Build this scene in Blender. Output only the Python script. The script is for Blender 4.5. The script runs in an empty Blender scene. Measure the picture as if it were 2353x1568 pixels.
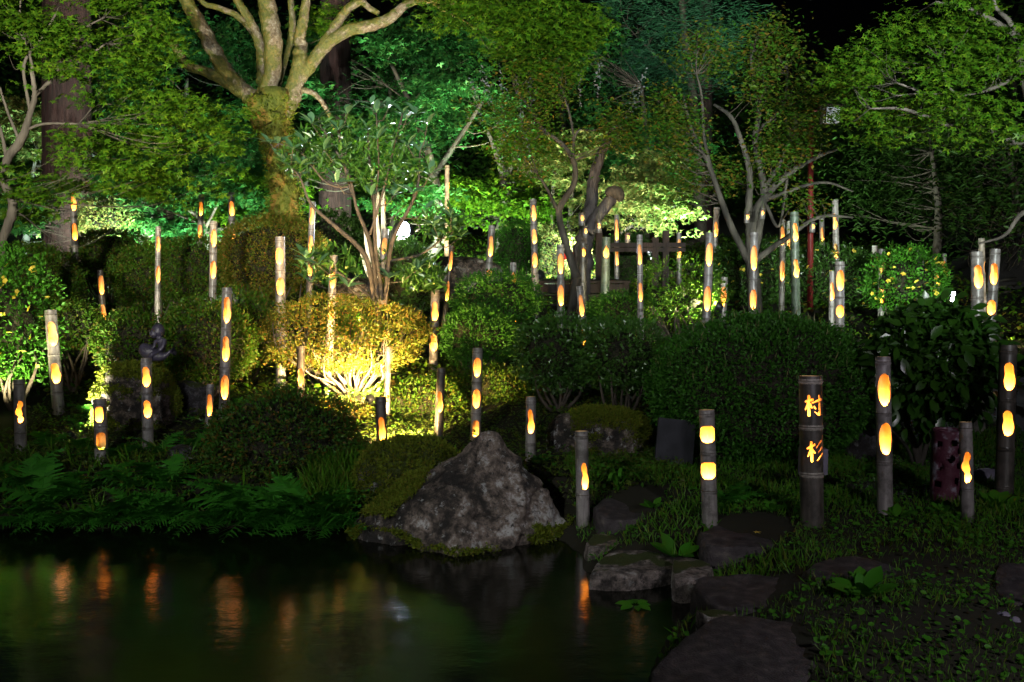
import bpy, bmesh, math, random
import numpy as np
from mathutils import Vector, Matrix, noise as mn
random.seed(7)
RNG = np.random.default_rng(7)
R = math.radians
sc = bpy.context.scene
col = sc.collection

# ------------------------------------------------------------------ camera
F, CX, CY, PITCH, CAMZ = 2288.0, 1176.5, 784.0, R(4.8), 1.5
cam_d = bpy.data.cameras.new('camera'); cam = bpy.data.objects.new('camera', cam_d); col.objects.link(cam)
cam_d.sensor_width = 36; cam_d.lens = 36 * F / 2353; cam_d.clip_start = .05; cam_d.clip_end = 1000
cam.location = (0, 0, CAMZ); cam.rotation_euler = (R(90) - PITCH, 0, 0)
sc.camera = cam
# ------------------------------------------------------------------ night sky
w = bpy.data.worlds.new("World"); sc.world = w; w.use_nodes = True
wn = w.node_tree; bg = wn.nodes['Background']
sky = wn.nodes.new('ShaderNodeTexSky'); sky.sky_type = 'NISHITA'; sky.sun_disc = False
sky.sun_elevation = R(2); sky.sun_rotation = R(200)
tint = wn.nodes.new('ShaderNodeMix'); tint.data_type = 'RGBA'; tint.blend_type = 'MULTIPLY'
tint.inputs['Factor'].default_value = 1; tint.inputs['B'].default_value = (.55, .5, 1, 1)
wn.links.new(sky.outputs[0], tint.inputs['A']); wn.links.new(tint.outputs['Result'], bg.inputs['Color'])
bg.inputs['Strength'].default_value = .006
# ------------------------------------------------------------------ exposure, render
sc.view_settings.view_transform = 'Standard'; sc.view_settings.look = 'None'
sc.view_settings.exposure = .22; sc.view_settings.gamma = 1
sc.render.engine = 'CYCLES'
cy = sc.cycles
cy.use_denoising = True; cy.max_bounces = 6; cy.diffuse_bounces = 3; cy.glossy_bounces = 3; cy.transmission_bounces = 3
cy.sample_clamp_indirect = 4; cy.caustics_reflective = False; cy.caustics_refractive = False
cy.use_light_tree = True; cy.use_adaptive_sampling = True; cy.adaptive_threshold = .01

# flood lights: (name label, position px py depth, target px py depth, power, colour, cone deg, lamp radius, tall stand?)
FRONT = 1.0

# ------------------------------------------------------------------ helpers
cp, sp = math.cos(PITCH), math.sin(PITCH)
def P(px, py, d):
    x = (px - CX) / F * d; v = -(py - CY) / F * d
    return Vector((x, d * cp + v * sp, CAMZ - d * sp + v * cp))

POND = np.array([(-9, 6.5), (-3.6, 6.2), (-3.1, 6.42), (-2.7, 6.3), (-2.3, 6.5), (-2.0, 6.33), (-1.6, 6.38), (-1.3, 6.28), (-1.1, 6.35), (-.9, 6.2), (.3, 6.1), (.42, 5.75), (.40, 5.45), (.98, 5.25), (.92, 4.85),
                 (.74, 4.5), (.60, 4.1), (.52, 3.4), (.2, 2.4), (-9, 2.2)])
def pond_sd(x, y):
    """signed distance to the pond outline, negative in the water"""
    x = np.asarray(x, float); y = np.asarray(y, float)
    d = np.full(x.shape, 1e9); ins = np.zeros(x.shape, bool); n = len(POND)
    for i in range(n):
        ax, ay = POND[i]; bx, by = POND[(i + 1) % n]
        ex, ey = bx - ax, by - ay
        t = np.clip(((x - ax) * ex + (y - ay) * ey) / (ex * ex + ey * ey), 0, 1)
        d = np.minimum(d, np.hypot(x - ax - t * ex, y - ay - t * ey))
        c = ((ay > y) != (by > y)) & (x < (bx - ax) * (y - ay) / (by - ay + 1e-12) + ax)
        ins ^= c
    return np.where(ins, -d, d)
WATER = -.25
YS = [-30, 7.6, 8.6, 10, 11.5, 14, 17, 25, 40, 70, 150, 260]
ZS = [0, 0, .12, .25, .42, .9, 1.25, 2.0, 4.6, 13, 40, 60]
def ground(x, y):
    x = np.asarray(x, float); y = np.asarray(y, float)
    h = np.interp(y, YS, ZS)
    h = h + .02 * np.sin(x * 2.3 + y) * np.cos(y * 1.9 - x) + .012 * np.sin(x * 5.1 - y * 3.3)
    sd = pond_sd(x, y)
    slope = np.where(x < -.5, .42, .4)
    land = np.minimum(h, WATER + .02 + np.maximum(sd, 0) * slope)
    return np.where(sd < 0, WATER + .02 - np.minimum(.55, -sd * 1.4), land)
def gz(x, y): return float(ground(np.array([x]), np.array([y]))[0])
def hit(px, py, dmin=3, dmax=60):
    d = dmin
    while d < dmax:
        p = P(px, py, d)
        if p.z <= gz(p.x, p.y): break
        d += .03
    return d

def tag(o, label=None, cat=None, group=None, kind=None):
    if label: o['label'] = label
    if cat: o['category'] = cat
    if group: o['group'] = group
    if kind: o['kind'] = kind
    return o
def thing(name, loc, label, cat, group=None):
    o = bpy.data.objects.new(name, None); col.objects.link(o); o.location = loc; o.empty_display_size = .1
    return tag(o, label, cat, group)
def link(name, me, mat=None, parent=None, kind=None, loc=None):
    """me is given in world coordinates; it is moved to the parent's (or its own) origin"""
    o = bpy.data.objects.new(name, me); col.objects.link(o)
    if mat is not None and len(me.materials) == 0:
        me.materials.append(mat)
    org = None
    if parent is not None:
        o.parent = parent; org = parent.matrix_world.inverted() if False else Matrix.Translation(-Vector(parent.location))
        q = parent.parent
        if q is not None: org = Matrix.Translation(-Vector(q.location) - Vector(parent.location))
        me.transform(org)
    elif loc is not None:
        o.location = loc; me.transform(Matrix.Translation(-Vector(loc)))
    if kind: o['kind'] = kind
    return o
def mesh_np(name, v, f, smooth=True):
    v = np.ascontiguousarray(v, np.float32); f = np.ascontiguousarray(f, np.int32)
    k = f.shape[1]; me = bpy.data.meshes.new(name)
    me.vertices.add(len(v)); me.vertices.foreach_set('co', v.ravel())
    me.loops.add(f.size); me.loops.foreach_set('vertex_index', f.ravel())
    me.polygons.add(len(f)); me.polygons.foreach_set('loop_start', np.arange(0, f.size, k, dtype=np.int32))
    me.polygons.foreach_set('use_smooth', np.full(len(f), smooth))
    me.update(calc_edges=True)
    return me
class MB:
    """collects quads of several simple solids for ONE mesh"""
    def __init__(s): s.v = []; s.f = []; s.n = 0
    def add(s, v, f):
        v = np.asarray(v, float).reshape(-1, 3); s.v.append(v); s.f.append(np.asarray(f, int) + s.n); s.n += len(v); return s
    def box(s, c, size, rot=None):
        x, y, z = [q / 2 for q in size]
        v = np.array([(-x, -y, -z), (x, -y, -z), (x, y, -z), (-x, y, -z), (-x, -y, z), (x, -y, z), (x, y, z), (-x, y, z)])
        if rot is not None: v = v @ np.array(rot.to_3x3()).T
        return s.add(v + np.array(c), [(0, 3, 2, 1), (4, 5, 6, 7), (0, 1, 5, 4), (1, 2, 6, 5), (2, 3, 7, 6), (3, 0, 4, 7)])
    def tube(s, pts, rad, n=7, cap=True):
        pts = np.asarray([tuple(p) for p in pts], float); m = len(pts)
        rad = np.broadcast_to(np.asarray(rad, float), (m,))
        t = np.gradient(pts, axis=0); t /= np.linalg.norm(t, axis=1)[:, None] + 1e-9
        ref = np.array([0, 0, 1.]) if abs(t[0][2]) < .8 else np.array([1., 0, 0])
        vs = []
        a = np.arange(n) * 2 * np.pi / n
        u = np.cross(t[0], ref); u /= np.linalg.norm(u)
        for i in range(m):
            u = u - t[i] * (u @ t[i]); u /= np.linalg.norm(u) + 1e-9; w_ = np.cross(t[i], u)
            vs.append(pts[i] + rad[i] * (np.cos(a)[:, None] * u + np.sin(a)[:, None] * w_))
        v = np.concatenate(vs + ([pts[:1], pts[-1:]] if cap else []))
        f = [(i * n + j, i * n + (j + 1) % n, (i + 1) * n + (j + 1) % n, (i + 1) * n + j) for i in range(m - 1) for j in range(n)]
        if cap:
            b, e = m * n, m * n + 1
            for j in range(0, n, 1):
                f.append((b, (j + 1) % n, j, j)); f.append((e, (m - 1) * n + j, (m - 1) * n + (j + 1) % n, (m - 1) * n + (j + 1) % n))
        return s.add(v, f)
    def mesh(s, name, smooth=True):
        v = np.concatenate(s.v); f = np.concatenate([np.asarray(q).reshape(-1, 4) for q in s.f])
        deg = f[:, 3] == f[:, 2]
        if deg.any():
            fl = [tuple(q[:3]) if d else tuple(q) for q, d in zip(f.tolist(), deg)]
            me = bpy.data.meshes.new(name); me.from_pydata(v.tolist(), [], fl); me.update()
            me.polygons.foreach_set('use_smooth', [smooth] * len(fl)); return me
        return mesh_np(name, v, f, smooth)
def spline(pts, k=6):
    """Catmull-Rom through points that may carry extra columns (radius)"""
    p = np.asarray(pts, float); p = np.vstack([2 * p[0] - p[1], p, 2 * p[-1] - p[-2]]); out = []
    for i in range(1, len(p) - 2):
        for j in range(k):
            t = j / k
            out.append(.5 * ((2 * p[i]) + (-p[i - 1] + p[i + 1]) * t + (2 * p[i - 1] - 5 * p[i] + 4 * p[i + 1] - p[i + 2]) * t * t
                             + (-p[i - 1] + 3 * p[i] - 3 * p[i + 1] + p[i + 2]) * t ** 3))
    out.append(p[-2]); return np.array(out)
def px_path(L, d, wob=0):
    """list of (px, py, width px[, depth]) -> world points with radius"""
    q = []
    for a in L:
        dd = a[3] if len(a) > 3 else d
        q.append((*P(a[0], a[1], dd), a[2] / F * dd / 2))
    s = spline(q, 6)
    if wob:
        s[:, :3] += RNG.normal(0, wob, (len(s), 3)) * np.clip(s[:, 3:4] * 6, .1, 1)
    return s

# ------------------------------------------------------------------ materials
def mat(name, build):
    m = bpy.data.materials.new(name); m.use_nodes = True; nt = m.node_tree
    b = nt.nodes['Principled BSDF']; build(nt, b); return m
def N(nt, t, **kw):
    n = nt.nodes.new(t)
    for k, v in kw.items():
        if k in n.inputs: n.inputs[k].default_value = v
        else: setattr(n, k, v)
    return n
def ramp(nt, src, stops):
    r = nt.nodes.new('ShaderNodeValToRGB'); e = r.color_ramp.elements
    while len(e) < len(stops): e.new(.5)
    for i, (p, c) in enumerate(stops):
        e[i].position = p; e[i].color = (*c, 1)
    nt.links.new(src, r.inputs[0]); return r.outputs[0]
def leaf_mat(name, cols, rough=.5, trans=.35, spec=.22):
    if name not in KEEP: cols = [(c[0] * .95, c[1] * .95, c[2] * .5) for c in cols]
    def b(nt, p):
        g = N(nt, 'ShaderNodeNewGeometry'); oi = N(nt, 'ShaderNodeObjectInfo')
        ad = N(nt, 'ShaderNodeMath', operation='ADD'); nt.links.new(g.outputs['Random Per Island'], ad.inputs[0]); nt.links.new(oi.outputs['Random'], ad.inputs[1])
        fr = N(nt, 'ShaderNodeMath', operation='FRACT'); nt.links.new(ad.outputs[0], fr.inputs[0])
        c = ramp(nt, fr.outputs[0], [(i / max(1, len(cols) - 1), k) for i, k in enumerate(cols)])
        nt.links.new(c, p.inputs['Base Color']); p.inputs['Roughness'].default_value = rough
        p.inputs['Specular IOR Level'].default_value = spec
        t = N(nt, 'ShaderNodeBsdfTranslucent'); nt.links.new(c, t.inputs['Color'])
        mx = N(nt, 'ShaderNodeMixShader'); mx.inputs[0].default_value = trans
        nt.links.new(p.outputs[0], mx.inputs[1]); nt.links.new(t.outputs[0], mx.inputs[2])
        nt.links.new(mx.outputs[0], nt.nodes['Material Output'].inputs['Surface'])
    return mat(name, b)
def noisy(name, stops, scale=6, rough=.8, bump=.3, detail=8, dist=0, stretch=(1, 1, 1), spec=.3, bscale=None, coords='Object'):
    def b(nt, p):
        tc = N(nt, 'ShaderNodeTexCoord'); mp = N(nt, 'ShaderNodeMapping'); mp.inputs['Scale'].default_value = stretch
        nt.links.new(tc.outputs[coords], mp.inputs[0])
        n = N(nt, 'ShaderNodeTexNoise', Scale=scale, Detail=detail, Distortion=dist); nt.links.new(mp.outputs[0], n.inputs['Vector'])
        nt.links.new(ramp(nt, n.outputs['Fac'], stops), p.inputs['Base Color'])
        p.inputs['Roughness'].default_value = rough; p.inputs['Specular IOR Level'].default_value = spec
        if bump:
            n2 = N(nt, 'ShaderNodeTexNoise', Scale=bscale or scale * 4, Detail=6); nt.links.new(mp.outputs[0], n2.inputs['Vector'])
            bp = N(nt, 'ShaderNodeBump', Strength=bump, Distance=.03); nt.links.new(n2.outputs['Fac'], bp.inputs['Height'])
            nt.links.new(bp.outputs[0], p.inputs['Normal'])
    return mat(name, b)
M = {}
KEEP = ('yellow_petal', 'faded_plume', 'rhododendron_leaf', 'conifer_needle', 'straw_shoot', 'azalea_leaf_reddish', 'maple_leaf_pale', 'moss_tuft')
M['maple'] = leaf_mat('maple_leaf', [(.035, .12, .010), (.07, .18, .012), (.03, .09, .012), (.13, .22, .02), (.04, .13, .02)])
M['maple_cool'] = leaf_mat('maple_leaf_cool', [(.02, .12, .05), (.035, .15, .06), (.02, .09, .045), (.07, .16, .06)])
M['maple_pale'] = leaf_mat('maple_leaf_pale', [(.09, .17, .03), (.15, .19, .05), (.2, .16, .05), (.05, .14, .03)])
M['dark_leaf'] = leaf_mat('dark_evergreen_leaf', [(.02, .06, .015), (.03, .08, .02), (.025, .05, .015)])
M['azalea'] = leaf_mat('azalea_leaf', [(.035, .11, .01), (.06, .15, .012), (.03, .08, .01), (.08, .14, .015), (.03, .11, .01), (.05, .12, .02), (.13, .08, .03), (.04, .10, .01)])
M['azalea_red'] = leaf_mat('azalea_leaf_reddish', [(.06, .11, .006), (.11, .11, .012), (.05, .10, .006), (.15, .13, .014), (.2, .085, .02)])
M['box_leaf'] = leaf_mat('box_hedge_leaf', [(.03, .12, .02), (.04, .15, .02), (.03, .09, .02)], trans=.25)
M['broad'] = leaf_mat('broad_leaf', [(.04, .11, .03), (.05, .13, .03), (.035, .09, .03)], rough=.3, trans=.2, spec=.6)
M['rhodo'] = leaf_mat('rhododendron_leaf', [(.07, .16, .08), (.09, .19, .10), (.05, .13, .055)], rough=.35, trans=.2, spec=.6)
M['conifer'] = leaf_mat('conifer_needle', [(.022, .10, .045), (.035, .125, .055), (.018, .07, .035)], trans=.15)
M['tree_c'] = leaf_mat('evergreen_leaf', [(.035, .12, .015), (.05, .15, .02), (.11, .14, .02), (.03, .08, .02), (.2, .12, .03)])
M['plume'] = leaf_mat('faded_plume', [(.16, .15, .2), (.12, .15, .13), (.2, .18, .22)])
M['moss_leaf'] = leaf_mat('bank_leaf', [(.04, .10, .02), (.07, .10, .02), (.05, .07, .02), (.03, .12, .02)])
M['fern'] = leaf_mat('fern_frond', [(.03, .17, .025), (.045, .2, .03), (.03, .14, .03)], trans=.3)
M['grass'] = leaf_mat('grass_blade', [(.05, .17, .015), (.08, .2, .02), (.04, .13, .015), (.13, .16, .04)], trans=.3)
M['weed'] = leaf_mat('weed_leaf', [(.04, .18, .02), (.06, .2, .025), (.035, .13, .02)])
M['moss_tuft'] = leaf_mat('moss_tuft', [(.09, .13, .010), (.14, .17, .014), (.06, .10, .008), (.15, .13, .015)], rough=.8, trans=.25, spec=.15)
M['yellow'] = leaf_mat('yellow_petal', [(.8, .58, .05), (.85, .68, .12)], trans=.3)
M['bark'] = noisy('grey_bark', [(.35, (.02, .017, .014)), (.55, (.055, .047, .038)), (.7, (.10, .085, .07))], 9, stretch=(1, 1, .3), bump=.5)
M['pale_bark'] = noisy('pale_bark', [(.3, (.04, .033, .028)), (.6, (.10, .085, .072)), (.8, (.16, .14, .12))], 9, stretch=(1, 1, .3), bump=.4)
def mossy_b(nt, p):
    L = nt.links.new; tc = N(nt, 'ShaderNodeTexCoord')
    n = N(nt, 'ShaderNodeTexNoise', Scale=26, Detail=10, Roughness=.7, Distortion=.3); L(tc.outputs['Object'], n.inputs['Vector'])
    c = ramp(nt, n.outputs['Fac'], [(.35, (.05, .035, .02)), (.48, (.15, .11, .07)), (.56, (.2, .17, .13)), (.66, (.36, .34, .3))])
    n2 = N(nt, 'ShaderNodeTexNoise', Scale=3.2, Detail=9, Roughness=.68); L(tc.outputs['Object'], n2.inputs['Vector'])
    g = N(nt, 'ShaderNodeNewGeometry'); sx = N(nt, 'ShaderNodeSeparateXYZ'); L(g.outputs['Normal'], sx.inputs[0])
    a = N(nt, 'ShaderNodeMath', operation='MULTIPLY_ADD'); L(sx.outputs['X'], a.inputs[0]); a.inputs[1].default_value = -.10; L(n2.outputs['Fac'], a.inputs[2])
    f = ramp(nt, a.outputs[0], [(.44, (0, 0, 0)), (.50, (.95, .95, .95))])
    mc = ramp(nt, n.outputs['Fac'], [(.35, (.035, .045, .006)), (.52, (.09, .10, .012)), (.66, (.2, .11, .02))])
    m = N(nt, 'ShaderNodeMix', data_type='RGBA'); L(f, m.inputs['Factor']); L(c, m.inputs['A']); L(mc, m.inputs['B'])
    L(m.outputs['Result'], p.inputs['Base Color']); p.inputs['Roughness'].default_value = .42; p.inputs['Specular IOR Level'].default_value = .6
    bp = N(nt, 'ShaderNodeBump', Strength=1, Distance=.03); L(n.outputs['Fac'], bp.inputs['Height']); L(bp.outputs[0], p.inputs['Normal'])
M['mossy_bark'] = mat('mossy_bark', mossy_b)
M['moss_trunk'] = noisy('moss_covered_bark', [(.35, (.05, .07, .01)), (.5, (.10, .11, .015)), (.62, (.20, .11, .02)), (.75, (.12, .12, .03))], 6, stretch=(1, 1, .6), bump=.8, rough=.9, dist=.5)
M['white_bark'] = noisy('whitish_bark', [(.3, (.3, .27, .22)), (.7, (.5, .46, .4))], 12, bump=.3)
M['cedar_bark'] = noisy('cedar_bark', [(.3, (.012, .006, .007)), (.55, (.035, .015, .017)), (.75, (.06, .028, .028))], 22, stretch=(1, 1, .06), bump=.9, rough=.9)
M['dark_bark'] = noisy('dark_bark', [(.3, (.03, .025, .02)), (.7, (.09, .07, .055))], 12, bump=.5)
M['wood_dark'] = noisy('dark_stained_wood', [(.3, (.012, .008, .007)), (.7, (.03, .018, .016))], 14, stretch=(1, 1, .1), bump=.3)
M['wood_grey'] = noisy('weathered_deadwood', [(.3, (.03, .023, .023)), (.6, (.09, .075, .075)), (.8, (.16, .13, .10))], 14, stretch=(1, 1, .12), bump=.9)
M['soil'] = noisy('garden_soil', [(.3, (.010, .008, .005)), (.5, (.018, .017, .008)), (.7, (.035, .03, .02))], 4, bump=.6, rough=.95, coords='Generated', bscale=900)
M['red_paint'] = noisy('red_painted_pole', [(.3, (.10, .012, .012)), (.7, (.15, .02, .018))], 8, bump=.1, rough=.4)
M['red_cloth'] = noisy('red_felt', [(.3, (.6, .02, .02)), (.7, (.7, .03, .02))], 30, bump=.2)
M['black_metal'] = noisy('black_painted_metal', [(.3, (.012, .012, .014)), (.7, (.03, .03, .033))], 20, bump=.1, rough=.35)
M['bronze'] = noisy('dark_bronze', [(.3, (.022, .02, .035)), (.6, (.045, .04, .068)), (.8, (.03, .035, .025))], 16, bump=.25, rough=.45, spec=.6)
M['maroon'] = noisy('maroon_glaze', [(.35, (.05, .012, .022)), (.55, (.08, .025, .04)), (.66, (.2, .18, .22))], 18, bump=.2, rough=.35)
M['dark_slate'] = noisy('dark_slate', [(.3, (.012, .012, .016)), (.7, (.028, .028, .036))], 10, bump=.2)
M['lilac_stone'] = noisy('smooth_lilac_stone', [(.3, (.10, .09, .13)), (.7, (.17, .15, .2))], 10, bump=.2)
M['ochre'] = noisy('ochre_timber', [(.3, (.5, .24, .08)), (.7, (.62, .33, .13))], 9, stretch=(1, 1, .15), bump=.2)
M['thatch'] = noisy('dark_roof', [(.3, (.012, .010, .012)), (.7, (.03, .025, .025))], 20, bump=.5)
M['cord'] = noisy('dark_cord', [(.3, (.03, .05, .02)), (.7, (.05, .08, .03))], 30, bump=0)
M['paper'] = noisy('lantern_paper', [(.3, (.5, .48, .56)), (.7, (.62, .6, .68))], 7, bump=.15)
M['wall_white'] = noisy('white_plaster', [(.3, (.6, .62, .66)), (.7, (.75, .76, .8))], 5, bump=.1)

def stone_mat(name, base, moss=0.0, lichen=.5, moss_col=(.045, .06, .01)):
    def b(nt, p):
        tc = N(nt, 'ShaderNodeTexCoord'); L = nt.links.new
        n1 = N(nt, 'ShaderNodeTexNoise', Scale=16, Detail=10, Roughness=.7); L(tc.outputs['Object'], n1.inputs['Vector'])
        n0 = N(nt, 'ShaderNodeTexNoise', Scale=2.3, Detail=5, Roughness=.6, Distortion=.4); L(tc.outputs['Object'], n0.inputs['Vector'])
        av = N(nt, 'ShaderNodeMath', operation='MULTIPLY_ADD'); L(n0.outputs['Fac'], av.inputs[0]); av.inputs[1].default_value = 1.5; 
        hv = N(nt, 'ShaderNodeMath', operation='MULTIPLY_ADD'); L(n1.outputs['Fac'], hv.inputs[0]); hv.inputs[1].default_value = 1.3; hv.inputs[2].default_value = -.92; L(hv.outputs[0], av.inputs[2])
        c1 = ramp(nt, av.outputs[0], [(.30, (.018, .015, .014)), (.42, tuple(k * .4 for k in base)), (.52, base), (.63, tuple(min(1, k * 1.7) for k in base)), (.78, (.5, .48, .48))])
        n2 = N(nt, 'ShaderNodeTexNoise', Scale=13, Detail=12, Roughness=.75); L(tc.outputs['Object'], n2.inputs['Vector'])
        f2 = ramp(nt, n2.outputs['Fac'], [(.57, (0, 0, 0)), (.62, (lichen * .8,) * 3)])
        m1 = N(nt, 'ShaderNodeMix', data_type='RGBA'); L(f2, m1.inputs['Factor']); L(c1, m1.inputs['A']); m1.inputs['B'].default_value = (.42, .42, .43, 1)
        v = N(nt, 'ShaderNodeTexNoise', Scale=30, Detail=6, Roughness=.7); L(tc.outputs['Object'], v.inputs['Vector'])
        f3 = ramp(nt, v.outputs['Fac'], [(.36, (.9, .9, .9)), (.44, (0, 0, 0))])
        m2 = N(nt, 'ShaderNodeMix', data_type='RGBA'); L(f3, m2.inputs['Factor']); L(m1.outputs['Result'], m2.inputs['A']); m2.inputs['B'].default_value = (.025, .022, .022, 1)
        last = m2.outputs['Result']
        if moss:
            g = N(nt, 'ShaderNodeNewGeometry'); sx = N(nt, 'ShaderNodeSeparateXYZ'); L(g.outputs['Normal'], sx.inputs[0])
            n4 = N(nt, 'ShaderNodeTexNoise', Scale=5, Detail=6); L(tc.outputs['Object'], n4.inputs['Vector'])
            a = N(nt, 'ShaderNodeMath', operation='MULTIPLY_ADD'); L(sx.outputs['Z'], a.inputs[0]); a.inputs[1].default_value = .35; L(n4.outputs['Fac'], a.inputs[2])
            f4 = ramp(nt, a.outputs[0], [(.98 - moss * .5, (0, 0, 0)), (1.02 - moss * .5, (1, 1, 1))])
            m3 = N(nt, 'ShaderNodeMix', data_type='RGBA'); L(f4, m3.inputs['Factor']); L(last, m3.inputs['A']); m3.inputs['B'].default_value = (*moss_col, 1)
            last = m3.outputs['Result']
        L(last, p.inputs['Base Color']); p.inputs['Roughness'].default_value = .8; p.inputs['Specular IOR Level'].default_value = .35
        bp = N(nt, 'ShaderNodeBump', Strength=1, Distance=.05); L(n2.outputs['Fac'], bp.inputs['Height'])
        bp2 = N(nt, 'ShaderNodeBump', Strength=.9, Distance=.02); L(v.outputs['Fac'], bp2.inputs['Height']); L(bp.outputs[0], bp2.inputs['Normal'])
        L(bp2.outputs[0], p.inputs['Normal'])
    return mat(name, b)
M['boulder'] = stone_mat('lichened_boulder', (.13, .10, .085), 0, .9)
M['boulder_moss'] = stone_mat('mossy_boulder', (.19, .17, .16), .8, .9)
M['boulder_dark'] = stone_mat('dark_boulder', (.07, .065, .075), .3, .4)
M['stepping'] = noisy('stepping_stone', [(.3, (.022, .017, .019)), (.5, (.038, .031, .034)), (.62, (.06, .049, .05)), (.75, (.10, .083, .075))], 18, bump=.5, rough=.75, bscale=120)
M['edge_stone'] = stone_mat('pond_edge_stone', (.15, .12, .11), .25, .5)

def bamboo_mat(name, lo, hi, dark):
    def b(nt, p):
        L = nt.links.new; tc = N(nt, 'ShaderNodeTexCoord'); oi = N(nt, 'ShaderNodeObjectInfo')
        off = N(nt, 'ShaderNodeVectorMath', operation='ADD'); L(tc.outputs['Object'], off.inputs[0])
        sc_ = N(nt, 'ShaderNodeMath', operation='MULTIPLY'); L(oi.outputs['Random'], sc_.inputs[0]); sc_.inputs[1].default_value = 37
        L(sc_.outputs[0], off.inputs[1])
        mp = N(nt, 'ShaderNodeMapping'); mp.inputs['Scale'].default_value = (1, 1, .08); L(off.outputs[0], mp.inputs[0])
        n = N(nt, 'ShaderNodeTexNoise', Scale=70, Detail=5); L(mp.outputs[0], n.inputs['Vector'])
        c = ramp(nt, n.outputs['Fac'], [(.3, lo), (.7, hi)])
        n2 = N(nt, 'ShaderNodeTexNoise', Scale=9, Detail=8, Roughness=.7); L(off.outputs[0], n2.inputs['Vector'])
        f = ramp(nt, n2.outputs['Fac'], [(.45, (0, 0, 0)), (.62, (.85, .85, .85))])
        m = N(nt, 'ShaderNodeMix', data_type='RGBA'); L(f, m.inputs['Factor']); L(c, m.inputs['A']); m.inputs['B'].default_value = (*dark, 1)
        L(m.outputs['Result'], p.inputs['Base Color'])
        p.inputs['Roughness'].default_value = .38; p.inputs['Specular IOR Level'].default_value = .5
        bp = N(nt, 'ShaderNodeBump', Strength=.15, Distance=.004); L(n.outputs['Fac'], bp.inputs['Height']); L(bp.outputs[0], p.inputs['Normal'])
    return mat(name, b)
BAM = [bamboo_mat('dried_bamboo_pale', (.19, .17, .16), (.31, .28, .26), (.07, .06, .05)),
       bamboo_mat('dried_bamboo_grey', (.14, .125, .125), (.25, .225, .22), (.05, .045, .04)),
       bamboo_mat('bamboo_greenish', (.07, .10, .075), (.13, .16, .12), (.03, .035, .025)),
       bamboo_mat('bamboo_dark', (.045, .038, .034), (.10, .085, .075), (.02, .018, .015))]
M['bam_in'] = noisy('bamboo_inside', [(.3, (.60, .36, .16)), (.7, (.7, .45, .2))], 40, stretch=(1, 1, .08), bump=.1, rough=.7)
M['node_pale'] = noisy('bamboo_node', [(.3, (.14, .12, .10)), (.6, (.3, .27, .24))], 60, bump=.2, rough=.5)
M['wax'] = mat('candle_wax', lambda nt, p: (p.inputs['Base Color'].__setattr__('default_value', (.8, .75, .6, 1)),
    p.inputs['Emission Color'].__setattr__('default_value', (1, .5, .12, 1)), p.inputs['Emission Strength'].__setattr__('default_value', 1.5)))
def glow(name, c, s):
    return mat(name, lambda nt, p: (p.inputs['Base Color'].__setattr__('default_value', (.6, .6, .6, 1)),
        p.inputs['Emission Color'].__setattr__('default_value', (*c, 1)), p.inputs['Emission Strength'].__setattr__('default_value', s)))

# ------------------------------------------------------------------ ground sheet, water
def axis(a, b, near, lo, hi, fine):
    v = list(np.arange(lo, hi, fine)); x = hi; s = fine
    while x < b: v.append(x); s *= 1.25; x += s
    v.append(b); x = lo; s = fine; L = []
    while x > a: s *= 1.25; x -= s; L.append(max(x, a))
    return np.array(sorted(set(L)) + v)
gx = axis(-180, 180, 0, -6, 6, .07); gy = axis(-40, 260, 0, 2, 10.5, .07)
X, Y = np.meshgrid(gx, gy); Z = ground(X, Y)
n1, n2 = X.shape
idx = np.arange(n1 * n2).reshape(n1, n2)
me = mesh_np('ground', np.stack([X, Y, Z], -1).reshape(-1, 3), np.stack([idx[:-1, :-1], idx[:-1, 1:], idx[1:, 1:], idx[1:, :-1]], -1).reshape(-1, 4))
tag(link('ground', me, M['soil']), kind='structure')
def water_b(nt, p):
    L = nt.links.new
    p.inputs['Base Color'].default_value = (.003, .004, .002, 1); p.inputs['Roughness'].default_value = .10; p.inputs['IOR'].default_value = 1.38
    p.inputs['Specular IOR Level'].default_value = .5
    tc = N(nt, 'ShaderNodeTexCoord'); mp = N(nt, 'ShaderNodeMapping'); mp.inputs['Scale'].default_value = (1, 1.6, 1); L(tc.outputs['Object'], mp.inputs[0])
    n = N(nt, 'ShaderNodeTexNoise', Scale=14, Detail=4, Roughness=.6); L(mp.outputs[0], n.inputs['Vector'])
    n_ = N(nt, 'ShaderNodeTexNoise', Scale=1.6, Detail=2); L(mp.outputs[0], n_.inputs['Vector'])
    b1 = N(nt, 'ShaderNodeBump', Strength=.06, Distance=.02); L(n.outputs['Fac'], b1.inputs['Height'])
    b2 = N(nt, 'ShaderNodeBump', Strength=.12, Distance=.05); L(n_.outputs['Fac'], b2.inputs['Height']); L(b1.outputs[0], b2.inputs['Normal'])
    L(b2.outputs[0], p.inputs['Normal'])
bmw = MB().add([(-10, 2, WATER), (1.6, 2, WATER), (1.6, 6.9, WATER), (-10, 6.9, WATER)], [(0, 1, 2, 3)])
tag(link('water', bmw.mesh('pond_water'), mat('pond_water', water_b)), kind='structure')

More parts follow.
